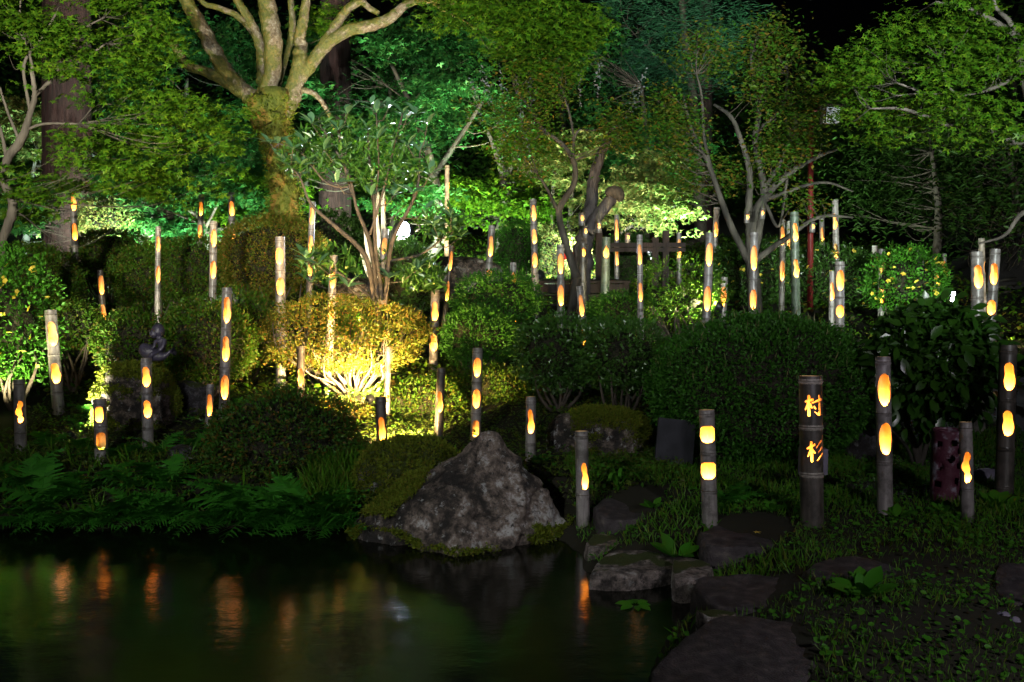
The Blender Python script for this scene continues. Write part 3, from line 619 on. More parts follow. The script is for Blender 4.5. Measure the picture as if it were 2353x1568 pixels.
# ------------------------------------------------------------------ clipped shrubs
def bush(px, py, rx, ry, d, m, label, leaf=.024, n=None, name='azalea_bush', cat='shrub', rz=None, group=None, t='oval', trunk=True, dens=1.0, core=.74, amp=.13, gap=-1.2, flower=None, lift=None):
    c = np.array(P(px, py, d)); a = rx / F * d; h = ry / F * d; dz = rz or a * .85
    g = gz(c[0], c[1]); o = thing(name, (c[0], c[1], g - .03), label, cat, group)
    area = 4 * math.pi * ((a * h) ** 1.6 / 3 + (a * dz) ** 1.6 / 3 + (h * dz) ** 1.6 / 3) ** (1 / 1.6)
    n = n or int(min(26000, dens * 1.1 * area / (leaf * leaf * .28)))
    nc = n // 6
    u = unit(RNG.normal(size=(nc, 3))); u = u[(u[:, 1] < .35)]; nc = len(u)
    f1 = 1 + amp * vnoise(u * 2.2 + px * .01, 2.4) + amp * .5 * vnoise(u * 5 + py * .01, 2.0)
    rr = f1 * (1 - np.abs(RNG.normal(0, .07, nc)) + np.where(RNG.random(nc) < .05, RNG.uniform(0, .10, nc), 0))
    p = c + u * rr[:, None] * np.array([a, dz, h]); ok = (vnoise(p, 6 / max(a, .3)) > gap) & (p[:, 2] > ground(p[:, 0], p[:, 1]) - .02)
    p, u = p[ok], u[ok]; p = np.repeat(p, 6, 0) + RNG.normal(0, leaf * .9, (len(p) * 6, 3)); u = np.repeat(u, 6, 0)
    k = len(p); dd = unit(u + RNG.normal(0, .75, (k, 3)) + np.array([0, -.1, .25])); nn = unit(u * .8 + RNG.normal(0, .6, (k, 3)) + np.array([0, 0, .5]))
    v, f = leaves(p, dd, nn, leaf * RNG.uniform(.55, 1.7, k), t)
    link('foliage', mesh_np('foliage', v, f, False), m, o, 'stuff')
    # solid dark core, added so nothing shows through between the leaves
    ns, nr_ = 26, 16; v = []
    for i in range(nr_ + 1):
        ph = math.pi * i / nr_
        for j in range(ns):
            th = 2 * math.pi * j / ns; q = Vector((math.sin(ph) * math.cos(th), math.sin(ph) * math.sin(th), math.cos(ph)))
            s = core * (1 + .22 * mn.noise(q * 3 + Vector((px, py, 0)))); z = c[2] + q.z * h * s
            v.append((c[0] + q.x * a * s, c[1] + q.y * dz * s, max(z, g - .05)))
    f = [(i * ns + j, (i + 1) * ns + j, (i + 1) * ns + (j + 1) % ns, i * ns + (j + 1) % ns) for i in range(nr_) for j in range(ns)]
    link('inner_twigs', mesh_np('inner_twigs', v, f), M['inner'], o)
    if trunk:
        mb = MB()
        for k in range(9):
            ang = random.uniform(-math.pi, 0) ; e = c + np.array([a * .7 * math.cos(ang), dz * .6 * math.sin(ang), -h * .45])
            b0 = np.array([c[0] + random.uniform(-.04, .04), c[1] - dz * .15, g - .05]); md = b0 * .5 + e * .5 + RNG.normal(0, .05, 3)
            q = spline([(*b0, .018), (*md, .013), (*e, .006)], 4); mb.tube(q[:, :3], q[:, 3], 5, False)
        link('stems', mb.mesh('stems'), M['dark_bark'], o)
    if flower:
        for k in range(flower):
            u = unit(np.array([random.gauss(0, 1), -abs(random.gauss(0, 1)) - .3, random.gauss(.2, .8)])); pp = c + u * np.array([a, dz, h]) * 1.03
            fo = bpy.data.objects.new('flower', FLOWER); col.objects.link(fo); fo.parent = o; fo.location = Vector(pp) - o.location
            fo.rotation_euler = (random.uniform(-1.5, 0), random.uniform(-.6, .6), random.uniform(0, 3)); s = random.uniform(1.1, 1.7); fo.scale = (s, s, s)
    return o
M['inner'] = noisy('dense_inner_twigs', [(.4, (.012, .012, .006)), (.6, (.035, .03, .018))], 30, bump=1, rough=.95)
bmf = MB()
for k in range(5):
    a = k * 2 * math.pi / 5; u_ = np.array([math.cos(a), math.sin(a), 0]); s_ = np.array([-math.sin(a), math.cos(a), 0])
    bmf.add([(0, 0, 0), tuple(u_ * .012 - s_ * .009 + np.array([0, 0, .004])), tuple(u_ * .022 + np.array([0, 0, .002])), tuple(u_ * .012 + s_ * .009 + np.array([0, 0, .004]))], [(0, 1, 2, 3)])
FLOWER = bmf.mesh('flower', False); FLOWER.materials.append(M['yellow'])
AZ, AR, BX = M['azalea'], M['azalea_red'], M['box_leaf']
bush(70, 650, 120, 85, 11.8, AZ, 'dark low clipped shrub at the left edge behind the yellow flowers')
bush(262, 590, 95, 62, 13.4, AZ, 'nearly black clipped shrub between the two leftmost tall tubes')
bush(345, 640, 85, 75, 12.2, AZ, 'green clipped mound just left of the slim tube with two ovals', core=.7)
bush(440, 620, 95, 72, 12.2, AZ, 'green clipped mound right of the slim tube with two ovals')
bush(625, 590, 125, 95, 12.1, AR, 'reddish clipped shrub at the foot of the mossy tree')
bush(560, 760, 80, 90, 10, AZ, 'dim clipped shrub between the three-hole tube and the big golden shrub', core=.7)
bush(165, 745, 65, 55, 9.6, AZ, 'small clipped shrub right of the pale leaning tube')
bush(310, 788, 90, 74, 9.0, AZ, 'clipped shrub lit bright yellow-green at its left side beside the child figurine')
bush(475, 785, 110, 95, 9.2, AZ, 'clipped shrub behind the child figurine and left of the three-hole tube')
bush(1145, 690, 100, 62, 10.6, BX, 'upper dark clipped mound behind the slim tube right of centre')
bush(1100, 775, 85, 65, 10.1, BX, 'lower dark clipped mound right of the big golden shrub')
bush(1185, 570, 55, 60, 14.5, BX, 'dark shrub beside the tube with a teardrop twist, in front of the deck')
bush(1430, 715, 80, 40, 11.5, BX, 'low dark shrub under the deck edge')
bush(1280, 810, 95, 85, 8.9, M['broad'], 'glossy dark shrub left of the leaning split tube', leaf=.03, core=.65)
bush(1430, 815, 105, 80, 8.4, M['broad'], 'loose glossy shrub on a crooked bare trunk right of the leaning split tube', leaf=.03, core=.6, gap=-.35)
bush(1750, 895, 262, 172, 7.6, BX, 'very large dome-shaped clipped shrub filling the right of the garden', leaf=.022, n=60000, amp=.04, core=.9)
dome = [o for o in col.objects if o.get('label', '').startswith('very large dome')][0]
u = unit(RNG.normal(size=(500, 3))); u = u[(u[:, 1] < .2) & (u[:, 2] > .15)]; c = np.array(P(1750, 895, 7.6)); a_, h_ = 262 / F * 7.6, 172 / F * 7.6
p_ = c + u * np.array([a_, a_ * .85, h_]) * .99; n = len(p_)
v, f = leaves(p_, np.stack([RNG.normal(0, .22, n), RNG.normal(-.15, .2, n), np.ones(n)], -1), RNG.normal(0, 1, (n, 3)), RNG.uniform(.03, .09, n), 'needle')
link('straw_shoots', mesh_np('straw_shoots', v, f, False), leaf_mat('straw_shoot', [(.16, .18, .06), (.2, .18, .08), (.08, .13, .03)]), dome, 'stuff')
M['mixed'] = leaf_mat('azalea_leaf_mixed', [(.03, .12, .02), (.05, .16, .03), (.03, .09, .02), (.06, .13, .03), (.16, .08, .03), (.03, .11, .02)])
bush(655, 1030, 180, 130, 7.35, M['mixed'], 'broad low clipped shrub beside the ferny pond bank', leaf=.024, amp=.1, core=.85)
bush(975, 935, 95, 65, 8.9, AZ, 'bright moss-green mound glowing behind the short dark tube', core=.85)
bush(1130, 900, 90, 55, 9.4, AZ, 'dim low mound behind the three-oval tube')
bush(770, 955, 80, 32, 8.6, AR, 'low brownish mound under the big golden shrub', core=.85)
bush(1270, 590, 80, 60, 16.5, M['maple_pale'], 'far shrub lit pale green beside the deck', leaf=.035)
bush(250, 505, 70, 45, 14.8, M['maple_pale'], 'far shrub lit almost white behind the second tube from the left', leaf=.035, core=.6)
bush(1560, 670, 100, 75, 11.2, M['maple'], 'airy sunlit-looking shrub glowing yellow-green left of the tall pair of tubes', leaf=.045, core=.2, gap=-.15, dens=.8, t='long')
bush(1590, 695, 60, 40, 11, M['maple'], 'small shrub burning white-yellow at a ground spotlight', leaf=.04, core=.3, t='long', dens=.9)
bush(930, 640, 70, 88, 11.6, M['broad'], 'leafy shrub right under the white floodlight', leaf=.035, core=.86, amp=.03)
bush(1440, 600, 70, 60, 15.5, M['dark_leaf'], 'dark shrub behind the twin-slot tube on the deck', leaf=.035)
bush(750, 560, 90, 70, 14.5, M['dark_leaf'], 'dark shrub between the mossy tree and the white floodlight', leaf=.035)
bush(2100, 760, 60, 60, 10, M['azalea'], 'low shrub behind the large-leaved bush on the right', leaf=.03)
bush(2260, 860, 130, 90, 12.5, M['azalea'], 'low hedge at the lawn on the right', leaf=.03, rz=1.0)
bush(30, 735, 105, 150, 8.9, M['weed'], 'yellow-flowered arching shrub at the left edge', leaf=.035, core=.45, gap=-.35, flower=44, name='flowering_shrub', dens=.9)
bush(1740, 630, 120, 75, 14, M['broad'], 'dim yellow-flowered shrub below the many-stemmed tree', leaf=.035, core=.8, flower=40, name='flowering_shrub')
bush(1900, 645, 120, 80, 13.8, M['broad'], 'dim yellow-flowered shrub around the red post', leaf=.035, core=.8, flower=40, name='flowering_shrub')
bush(2080, 645, 90, 75, 12.2, M['weed'], 'bright green yellow-flowered shrub beside the far right tubes', leaf=.035, core=.6, gap=-.4, flower=36, name='flowering_shrub')

# the golden umbrella-shaped azalea on bare branches
gb = bush(790, 768, 190, 90, 9.8, AR, 'wide umbrella-shaped shrub lit gold from below on bare crooked branches', leaf=.022, trunk=False, core=.0, gap=-.6, n=34000, rz=.8, amp=.09)
mb = MB(); root = np.array(P(815, 925, 9.6)); c0 = np.array(P(790, 768, 9.8))
for k in range(58):
    a = random.uniform(0, 2 * math.pi); rr = random.uniform(.15, .95); e = c0 + np.array([.78 * rr * math.cos(a), .85 * rr * math.sin(a) - .1, -.30 * math.sqrt(max(0, 1 - rr * rr)) + random.uniform(0, .3)])
    m1 = root * .6 + e * .4 + RNG.normal(0, .05, 3); m2 = root * .25 + e * .75 + RNG.normal(0, .06, 3) - np.array([0, 0, .04])
    q = spline([(*root, .02), (*m1, .013), (*m2, .008), (*e, .003)], 5); mb.tube(q[:, :3], q[:, 3], 5, False)
    for kk in range(3):
        i = random.randrange(8, len(q)); e2 = q[i, :3] + RNG.normal(0, .12, 3) + np.array([0, 0, .08]); mb.tube([q[i, :3], (q[i, :3] + e2) / 2 + RNG.normal(0, .015, 3), e2], [.005, .004, .002], 4, False)
link('branches', mb.mesh('branches'), M['pale_bark'], gb)
bpy.data.objects.remove([o for o in gb.children if o.name.startswith('inner_twigs')][0])

# ------------------------------------------------------------------ shrubs with leaves large enough to pick apart
def big_leaf(l, wd, m, name='leaf'):
    v = []; prof = [0, .62, .95, 1, .7, 0]
    for i, wv in enumerate(prof):
        t = i / 5; zc = -.16 * t * t
        v += [(t * l, -wv * wd / 2, (zc + .05 * wv) * l), (t * l, 0, zc * l), (t * l, wv * wd / 2, (zc + .05 * wv) * l)]
    f = [(3 * i + j, 3 * i + 3 + j, 3 * i + 4 + j, 3 * i + 1 + j) for i in range(5) for j in range(2)]
    me = mesh_np(name, v, f); me.materials.append(m); return me
def put_leaf(me, parent, pos, d, nrm, s):
    x = Vector(d).normalized(); y = Vector(nrm).cross(x).normalized(); z = x.cross(y)
    o = bpy.data.objects.new('leaf', me); col.objects.link(o); o.parent = parent
    o.matrix_local = Matrix.Translation(Vector(pos) - parent.location) @ Matrix((x, y, z)).transposed().to_4x4() @ Matrix.Scale(s, 4)
rb = P(850, 690, 9.6); rb.z = gz(rb.x, rb.y) - .05
rh = thing('rhododendron_shrub', rb, 'tall open shrub with whorls of large oblong grey-green leaves', 'shrub')
stems = [[(860, 700, 10), (840, 590, 12), (770, 520, 10), (715, 470, 7), (690, 410, 5), (665, 380, 4)], [(870, 700, 9), (850, 560, 10), (820, 480, 8), (800, 400, 6), (745, 300, 4)], [(880, 700, 9), (862, 560, 9), (860, 470, 7), (850, 380, 6), (845, 300, 4)],
         [(885, 700, 10), (900, 560, 11), (940, 480, 8), (960, 430, 6), (965, 350, 4)], [(895, 600, 7), (965, 585, 5), (1015, 550, 4), (1045, 520, 3)], [(850, 540, 7), (880, 440, 5), (905, 340, 4), (925, 260, 3)], [(800, 430, 6), (750, 420, 5), (690, 350, 3), (640, 330, 3)],
         [(860, 690, 7), (800, 640, 6), (740, 610, 4), (700, 590, 3)], [(820, 480, 5), (790, 380, 4), (780, 300, 3)], [(860, 480, 5), (870, 380, 4), (865, 260, 3)]]
L = limb_mesh(rh, 'stems', stems, 9.6, M['dark_bark'], .006, 7)
RL = big_leaf(.165, .058, M['rhodo']); wh = []
for q in L: wh.append(q[-1, :3])
for px, py in [(800, 262), (858, 240), (895, 250), (930, 275), (985, 285), (952, 262), (720, 285), (735, 270), (775, 300), (670, 345), (700, 330), (740, 345), (625, 330), (650, 370), (690, 380), (715, 370), (760, 370), (800, 345), (835, 330), (870, 320),
               (905, 330), (940, 335), (975, 345), (820, 395), (870, 400), (910, 400), (950, 400), (990, 400), (770, 420), (850, 450), (900, 450), (945, 445), (735, 610), (700, 600), (720, 650), (800, 660), (960, 620), (900, 640), (1000, 520), (1040, 500), (1060, 545), (980, 480), (1010, 545), (680, 410)]:
    wh.append(np.array(P(px + random.uniform(-6, 6), py, 9.6 + random.uniform(-.3, .35))))
mb = MB(); allq = np.concatenate(L); cnt = 0
for c in wh:
    i = int(np.argmin(np.linalg.norm(allq[:, :3] - c, axis=1) + .5 * np.maximum(0, allq[:, 2] - c[2] + .1) * 3)); a = allq[i, :3]
    mb.tube([a, (a + c) / 2 + np.array([0, 0, -.05]), c], [.007, .005, .004], 5, False)
    for k in range(random.choice((4, 5, 5, 6))):
        if cnt >= 290: break
        az = k * 2.4 + random.random(); el = random.uniform(.2, 1.1)
        d = Vector((math.cos(az) * math.cos(el), math.sin(az) * math.cos(el), math.sin(el))); n_ = Vector((-d.x * .6, -d.y * .6 - .3, .9)); put_leaf(RL, rh, c, d, n_, random.uniform(.75, 1.15)); cnt += 1
link('twigs', mb.mesh('twigs'), M['dark_bark'], rh)['kind'] = 'stuff'
rq = []
for px, py, rx, ry, n in ((820, 340, 150, 70, 600), (890, 400, 120, 50, 450), (720, 370, 90, 50, 300), (760, 610, 70, 50, 260), (1020, 520, 60, 40, 300), (970, 640, 60, 40, 300)):
    c = np.array(P(px, py, 9.7)); rq.append(c + unit(RNG.normal(size=(n, 3))) * np.array([rx / F * 9.7, .35, ry / F * 9.7]) * RNG.random((n, 1)) ** .4)
rq = np.concatenate(rq); n = len(rq)
v, f = leaves(rq, np.stack([RNG.normal(0, .7, n), RNG.normal(0, .7, n), RNG.normal(.5, .5, n)], -1), np.stack([RNG.normal(0, .5, n), RNG.normal(-.7, .5, n), np.ones(n)], -1), RNG.uniform(.06, .13, n), 'long')
link('inner_leaves', mesh_np('inner_leaves', v, f, False), M['broad'], rh, 'stuff')
tree('small_tree', 'cluster of pale slender trunks lit glaring white behind the big-leaved shrub', (872, 650, 12.6),
     [[(866, 650, 14), (850, 600, 12), (842, 560, 9), (838, 520, 6)], [(872, 650, 14), (872, 560, 12), (866, 500, 9), (870, 440, 6)], [(880, 650, 15), (884, 560, 13), (880, 480, 10), (884, 420, 6)],
      [(888, 650, 13), (898, 580, 10), (925, 550, 8), (965, 525, 5)], [(862, 650, 10), (846, 630, 9), (835, 600, 6), (828, 575, 4)]],
     12.6, M['white_bark'], [(860, 430, 12.8, 60, 30), (930, 470, 12.8, 60, 20)], .06, .8, 'maple3', M['maple'], ntw=20)
gq = []
for k in range(900):
    a_ = P(random.gauss(825, 26), 655, 11.4 + random.uniform(-.3, .3)); gq.append((a_.x, a_.y, gz(a_.x, a_.y)))
gq = np.array(gq); n = len(gq)
v, f = leaves(gq, np.stack([RNG.normal(0, .5, n), RNG.normal(-.2, .5, n), np.ones(n)], -1), RNG.normal(0, 1, (n, 3)), RNG.uniform(.2, .5, n), 'needle')
tag(link('spotlit_grass', mesh_np('spotlit_grass', v, f, False), M['grass']), 'tuft of long grass glaring in front of the pale trunks', 'grass', kind='stuff')
# right bush with large oval leaves
rb = P(2110, 1100, 7.2); rb.z = gz(rb.x, rb.y) - .05
rh2 = thing('camellia_shrub', rb, 'rounded bush of large dark oval leaves right of the clipped dome', 'shrub')
limb_mesh(rh2, 'stems', [[(2115, 1160, 22), (2110, 1060, 18), (2080, 960, 12), (2060, 880, 8)], [(2112, 1080, 14), (2150, 960, 10), (2190, 860, 6)], [(2112, 1060, 10), (2125, 900, 8), (2130, 780, 5)], [(2108, 1140, 10), (2090, 1040, 8), (2040, 980, 5)]], 7.2, M['bark'], .006, 8)
ctr = np.array(P(2135, 832, 7.1)); M['camellia'] = leaf_mat('camellia_leaf', [(.02, .07, .015), (.03, .09, .015), (.018, .05, .012)], rough=.3, trans=.2, spec=.5); BL = big_leaf(.10, .052, M['camellia'])
for k in range(295):
    u = unit(np.array([random.gauss(0, 1), -abs(random.gauss(0, .8)) - .1, random.gauss(.1, 1)])); p = ctr + u * np.array([.47, .5, .47]) * random.uniform(.8, 1.08)
    d = Vector(u) * .6 + Vector((random.gauss(0, .5), random.gauss(-.2, .5), random.gauss(-.35, .5))); put_leaf(BL, rh2, p, d, (random.gauss(0, .4), random.gauss(-.7, .4), .8), random.uniform(.75, 1.3))
p = ctr + unit(RNG.normal(size=(7000, 3))) * np.array([.44, .5, .45]) * (RNG.random((7000, 1)) ** .3) * .95
v, f = leaves(p, RNG.normal(0, 1, p.shape), RNG.normal(0, .6, p.shape) + np.array([0, -.4, .7]), RNG.uniform(.05, .085, len(p)), 'oval')
link('inner_leaves', mesh_np('inner_leaves', v, f, False), M['camellia'], rh2, 'stuff')

# ------------------------------------------------------------------ rocks
def place_rock(px, pyb, pyt, wpx, label, m='boulder_dark', d=None, name='boulder', seed=1, dep=.8, cat='rock', group=None, **kw):
    d = d or hit(px, pyb); rx = wpx / F * d / 2; h = (pyb - pyt) / F * d; c = P(px, pyb, d); c.y += rx * dep * .5; c.z = min(c.z, gz(c.x, c.y) + .05)
    c.z = P(px, pyb, d).z
    o = thing(name, c, label, cat, group); v, f, me = rock(name, c, rx, rx * dep, h, label, cat, m, seed=seed, **kw); link('stone', me, M[m], o); return o, v, f
# hero rock: silhouette levels (t, half width, centre shift)
d0 = 6.35; rb = P(1055, 1275, d0); rb.z = WATER; hh = P(1120, 985, d0).z - WATER; RX = (1325 - 788) / F * d0 / 2
prof = [(0, 1.0, 0), (.12, .99, 0), (.22, .97, 0), (.35, .90, .0), (.5, .74, .03), (.6, .62, .07), (.7, .47, .13), (.8, .33, .2), (.88, .235, .215), (.95, .165, .235), (.985, .09, .245), (1, .0, .25)]
hero = thing('mossy_boulder', rb, 'large pyramid-shaped lichened boulder standing in the pond edge', 'rock')
v, f, me = rock('stone', rb, RX, RX * .62, hh, '', '', None, seed=3, expo=1.35, prof=prof, amp=.10, low=.3, nth=180, nz=110)
link('stone', me, M['boulder'], hero)
sp_, sn = surf_samples(v, f, 60000)
sxp = (sp_[:, 0] - rb.x) / RX; sz = (sp_[:, 2] - WATER) / hh
nz_ = vnoise(sp_, 9) * .06
mask = (sn[:, 1] < .6) & (((sxp < -.45 + .85 * (sz - .33) + nz_) & (sz > .25 + nz_)) | (((sz < .1 + nz_) & (sz > .01)) & (vnoise(sp_, 5) > -.3))) 
lump = .5 + .5 * vnoise(sp_, 16)
tufts(hero, 'moss', sp_[mask] + sn[mask] * (.035 * lump[mask])[:, None], sn[mask], M['moss_tuft'], .017, 4, t='oval')
# mossy bank left of it
o, v, f = place_rock(935, 1195, 1020, 290, 'moss-covered hump sloping up to the left side of the pyramid boulder', 'boulder_moss', d=6.75, seed=5, dep=.8, amp=.12, low=.4)
sp_, sn = surf_samples(v, f, 22000); k = (sn[:, 2] > -.3); tufts(o, 'moss', sp_[k], sn[k], M['moss_tuft'], .022, 2, t='oval')
# left lit boulder
o, v, f = place_rock(300, 1005, 838, 190, 'upright boulder with mossy top and white lichen lit from its left', 'boulder', d=8.3, seed=9, dep=.7, amp=.12, top=.75, low=.2)
sp_, sn = surf_samples(v, f, 26000); k = (sn[:, 2] > .35) | (vnoise(sp_, 4) > .55); tufts(o, 'moss', sp_[k], sn[k], M['moss_tuft'], .02, 3, t='oval')
o, v, f = place_rock(425, 1010, 880, 120, 'dark boulder in shade between two slim tubes', 'boulder_dark', d=8.7, seed=12, dep=.8, top=.7)
place_rock(415, 1055, 1025, 80, 'small dark stone among the ferns of the bank', 'boulder_dark', seed=14)
o, v, f = place_rock(1380, 1075, 945, 230, 'long boulder with a mossy top and white lichen at its left end', 'boulder', d=7.6, seed=17, dep=.6, top=.8, amp=.1)
sp_, sn = surf_samples(v, f, 22000); k = (sn[:, 2] > .25) & (sp_[:, 0] > o.location.x - .22); tufts(o, 'moss', sp_[k], sn[k], M['moss_tuft'], .022, 4)
place_rock(1060, 665, 590, 200, 'big dark boulder behind the tubes at the centre', 'boulder', d=12.8, seed=21, dep=.6, top=.5, amp=.1)
place_rock(820, 672, 640, 110, 'pale stone beside a ground spotlight', 'boulder', d=10.9, seed=23, top=.7)
place_rock(1690, 1060, 1010, 90, 'dim stone under the clipped dome', 'boulder_dark', d=7.6, seed=25)
place_rock(2000, 1110, 990, 110, 'tall grey stone behind the tube with two large ovals', 'boulder_dark', d=7.3, seed=27, top=.7)
o, v, f = place_rock(2275, 1165, 1080, 120, 'smooth lilac-grey round stone right of the perforated pot', 'lilac_stone', d=6.7, seed=29, amp=.03, top=.6)
place_rock(2348, 930, 868, 90, 'pale flat stone behind the tall tube at the right edge', 'lilac_stone', d=10, seed=31, top=.7)

def flat_stone(poly, dpy, label, th=.06, m='stepping', seed=0, z=None, name='stepping_stone', group='stepping stones of the garden path'):
    """poly: outline of the top in pixels; it lies level at height z"""
    pts = []
    if z is None:
        zs_ = []
        for px, py in poly: q = P(px, py, hit(px, py)); zs_.append(gz(q.x, q.y))
        z = sum(zs_) / len(zs_) * .4 + min(zs_) * .6 + .035
    for px, py in poly:
        zt = (z if z is not None else .03); sl = (py - CY) / F; den = sp + sl * cp; d = (CAMZ - zt) / den; pts.append(P(px, py, d))
    c = sum(pts, Vector()) / len(pts); base = Vector((c.x, c.y, 0))
    o = thing(name, base, label, 'stepping stone', group)
    q = spline([tuple(p) for p in pts] + [tuple(pts[0])], 7)[:-1]; n = len(q); vs = []
    for k, (s, zz) in enumerate(((1.05, -th - .12), (1.03, -th * .6), (1.005, -.018), (.985, -.004), (.95, 0), (.75, 0), (.5, 0), (.25, 0))):
        for i in range(n):
            p = Vector(q[i]); r_ = 1 + (.10 if m == 'edge_stone' else .06) * mn.fractal(Vector((p.x * 6, p.y * 6, seed + zz * 14)), 1, 2, 3)
            x = c.x + (p.x - c.x) * s * r_; y = c.y + (p.y - c.y) * s * r_
            vs.append((x, y, c.z + zz + .016 * mn.fractal(Vector((x * 5, y * 5, seed)), 1, 2, 5)))
    nr_ = 8; fl = [(i * n + j, i * n + (j + 1) % n, (i + 1) * n + (j + 1) % n, (i + 1) * n + j) for i in range(nr_ - 1) for j in range(n)]
    vs.append((c.x, c.y, c.z)); fl += [((nr_ - 1) * n + j, (nr_ - 1) * n + (j + 1) % n, len(vs) - 1) for j in range(n)]
    me = bpy.data.meshes.new('stone'); me.from_pydata(vs, [], fl); me.polygons.foreach_set('use_smooth', [True] * len(fl))
    link('stone', me, M[m], o); return o, pts
SP = []
for poly, lab, th, m, zz in [
  ([(1362, 1165), (1400, 1140), (1470, 1136), (1530, 1150), (1530, 1172), (1470, 1190), (1390, 1190)], 'flat dim stone behind the single-flame tube near the pond', .08, 'stepping', None),
  ([(1605, 1225), (1660, 1202), (1740, 1200), (1810, 1218), (1822, 1240), (1760, 1256), (1640, 1254)], 'dark flat stone with a fallen leaf at the foot of the rounded-window tube', .05, 'stepping', None),
  ([(1345, 1245), (1372, 1230), (1430, 1232), (1440, 1242), (1405, 1256), (1360, 1262)], 'small grey stone tucked beside the pyramid boulder', .1, 'edge_stone', -.15),
  ([(1358, 1318), (1375, 1285), (1420, 1264), (1510, 1266), (1560, 1285), (1550, 1305), (1440, 1322)], 'thick mossy-sided stone overhanging the water', .1, 'edge_stone', -.165),
  ([(1545, 1300), (1560, 1275), (1620, 1290), (1640, 1308), (1600, 1330), (1550, 1328)], 'knobbly lichened stone joining two pond edge stones', .1, 'edge_stone', -.13),
  ([(1590, 1345), (1610, 1326), (1720, 1320), (1830, 1332), (1866, 1352), (1850, 1385), (1780, 1400), (1660, 1396)], 'broad flat stone second nearest the camera', .12, 'stepping', -.07),
  ([(1842, 1310), (1880, 1288), (1970, 1280), (2040, 1294), (2062, 1312), (2010, 1332), (1890, 1338)], 'flat stone behind the round-leaved weed', .07, 'stepping', None),
  ([(1492, 1540), (1560, 1470), (1640, 1422), (1740, 1408), (1830, 1432), (1880, 1480), (1882, 1520), (1800, 1590), (1640, 1640), (1500, 1620)], 'largest stepping stone nearest the camera at the water', .2, 'stepping', .0),
  ([(2282, 1330), (2300, 1296), (2370, 1290), (2440, 1310), (2440, 1370), (2370, 1390), (2300, 1372)], 'flat stone cut by the right edge of the picture', .08, 'stepping', None),
  ([(1600, 1405), (1640, 1396), (1690, 1402), (1680, 1415), (1630, 1422)], 'little pale wedge stone between the two largest stepping stones', .15, 'edge_stone', -.08)]:
    o, pts = flat_stone(poly, 0, lab, th, m, seed=len(SP), z=zz); SP.append([(p.x, p.y) for p in pts])
for px, py, w_, lab in ((2310, 1415, 36, 'larger pale pebble on the bare soil'), (2335, 1426, 26, 'smaller pale pebble on the bare soil')):
    place_rock(px, py + 5, py - 8, w_, lab, 'lilac_stone', name='pebble', seed=px % 7, low=.02, nth=20, nz=10, cat='pebble')

# ------------------------------------------------------------------ bamboo lanterns
def hw(kind, u):
    s = max(0., 1 - (2 * u - 1) ** 2)
    if kind == 'o': return s ** .5
    if kind == 's': return max(0, 1 - abs(2 * u - 1) ** 3.2) ** (1 / 2.6)
    if kind == 'p': return s ** .45 * (1 - .30 * math.exp(-((u - .58) / .15) ** 2)) * (.92 if u > .6 else 1)
    if kind == 'd': return (math.sin(math.pi * min(1, u * 1.0) ** .62) ** .8 if u < 1 else 0)
    if kind == 'k': return s ** .4 * (1 - .42 * math.exp(-((u - .55) / .13) ** 2)) * (1 - .35 * u)
    if kind == 'g': return s ** .4 * (1 - .5 * math.exp(-((u - .30) / .07) ** 2) - .42 * math.exp(-((u - .66) / .08) ** 2)) * (1 - .15 * u)
    return s ** .5
def hc(kind, u):
    return {'p': .10 * math.sin(u * 5), 'g': .22 * math.sin(u * 9), 'k': .15 * math.sin(u * 5), 'o': 0}.get(kind, 0)
GL = (1.0, .46, .085)
CAND = MB().tube([(0, 0, 0), (0, 0, .018), (0, 0, .022)], [.014, .014, .010], 12).mesh('candle'); CAND.materials.append(M['wax'])
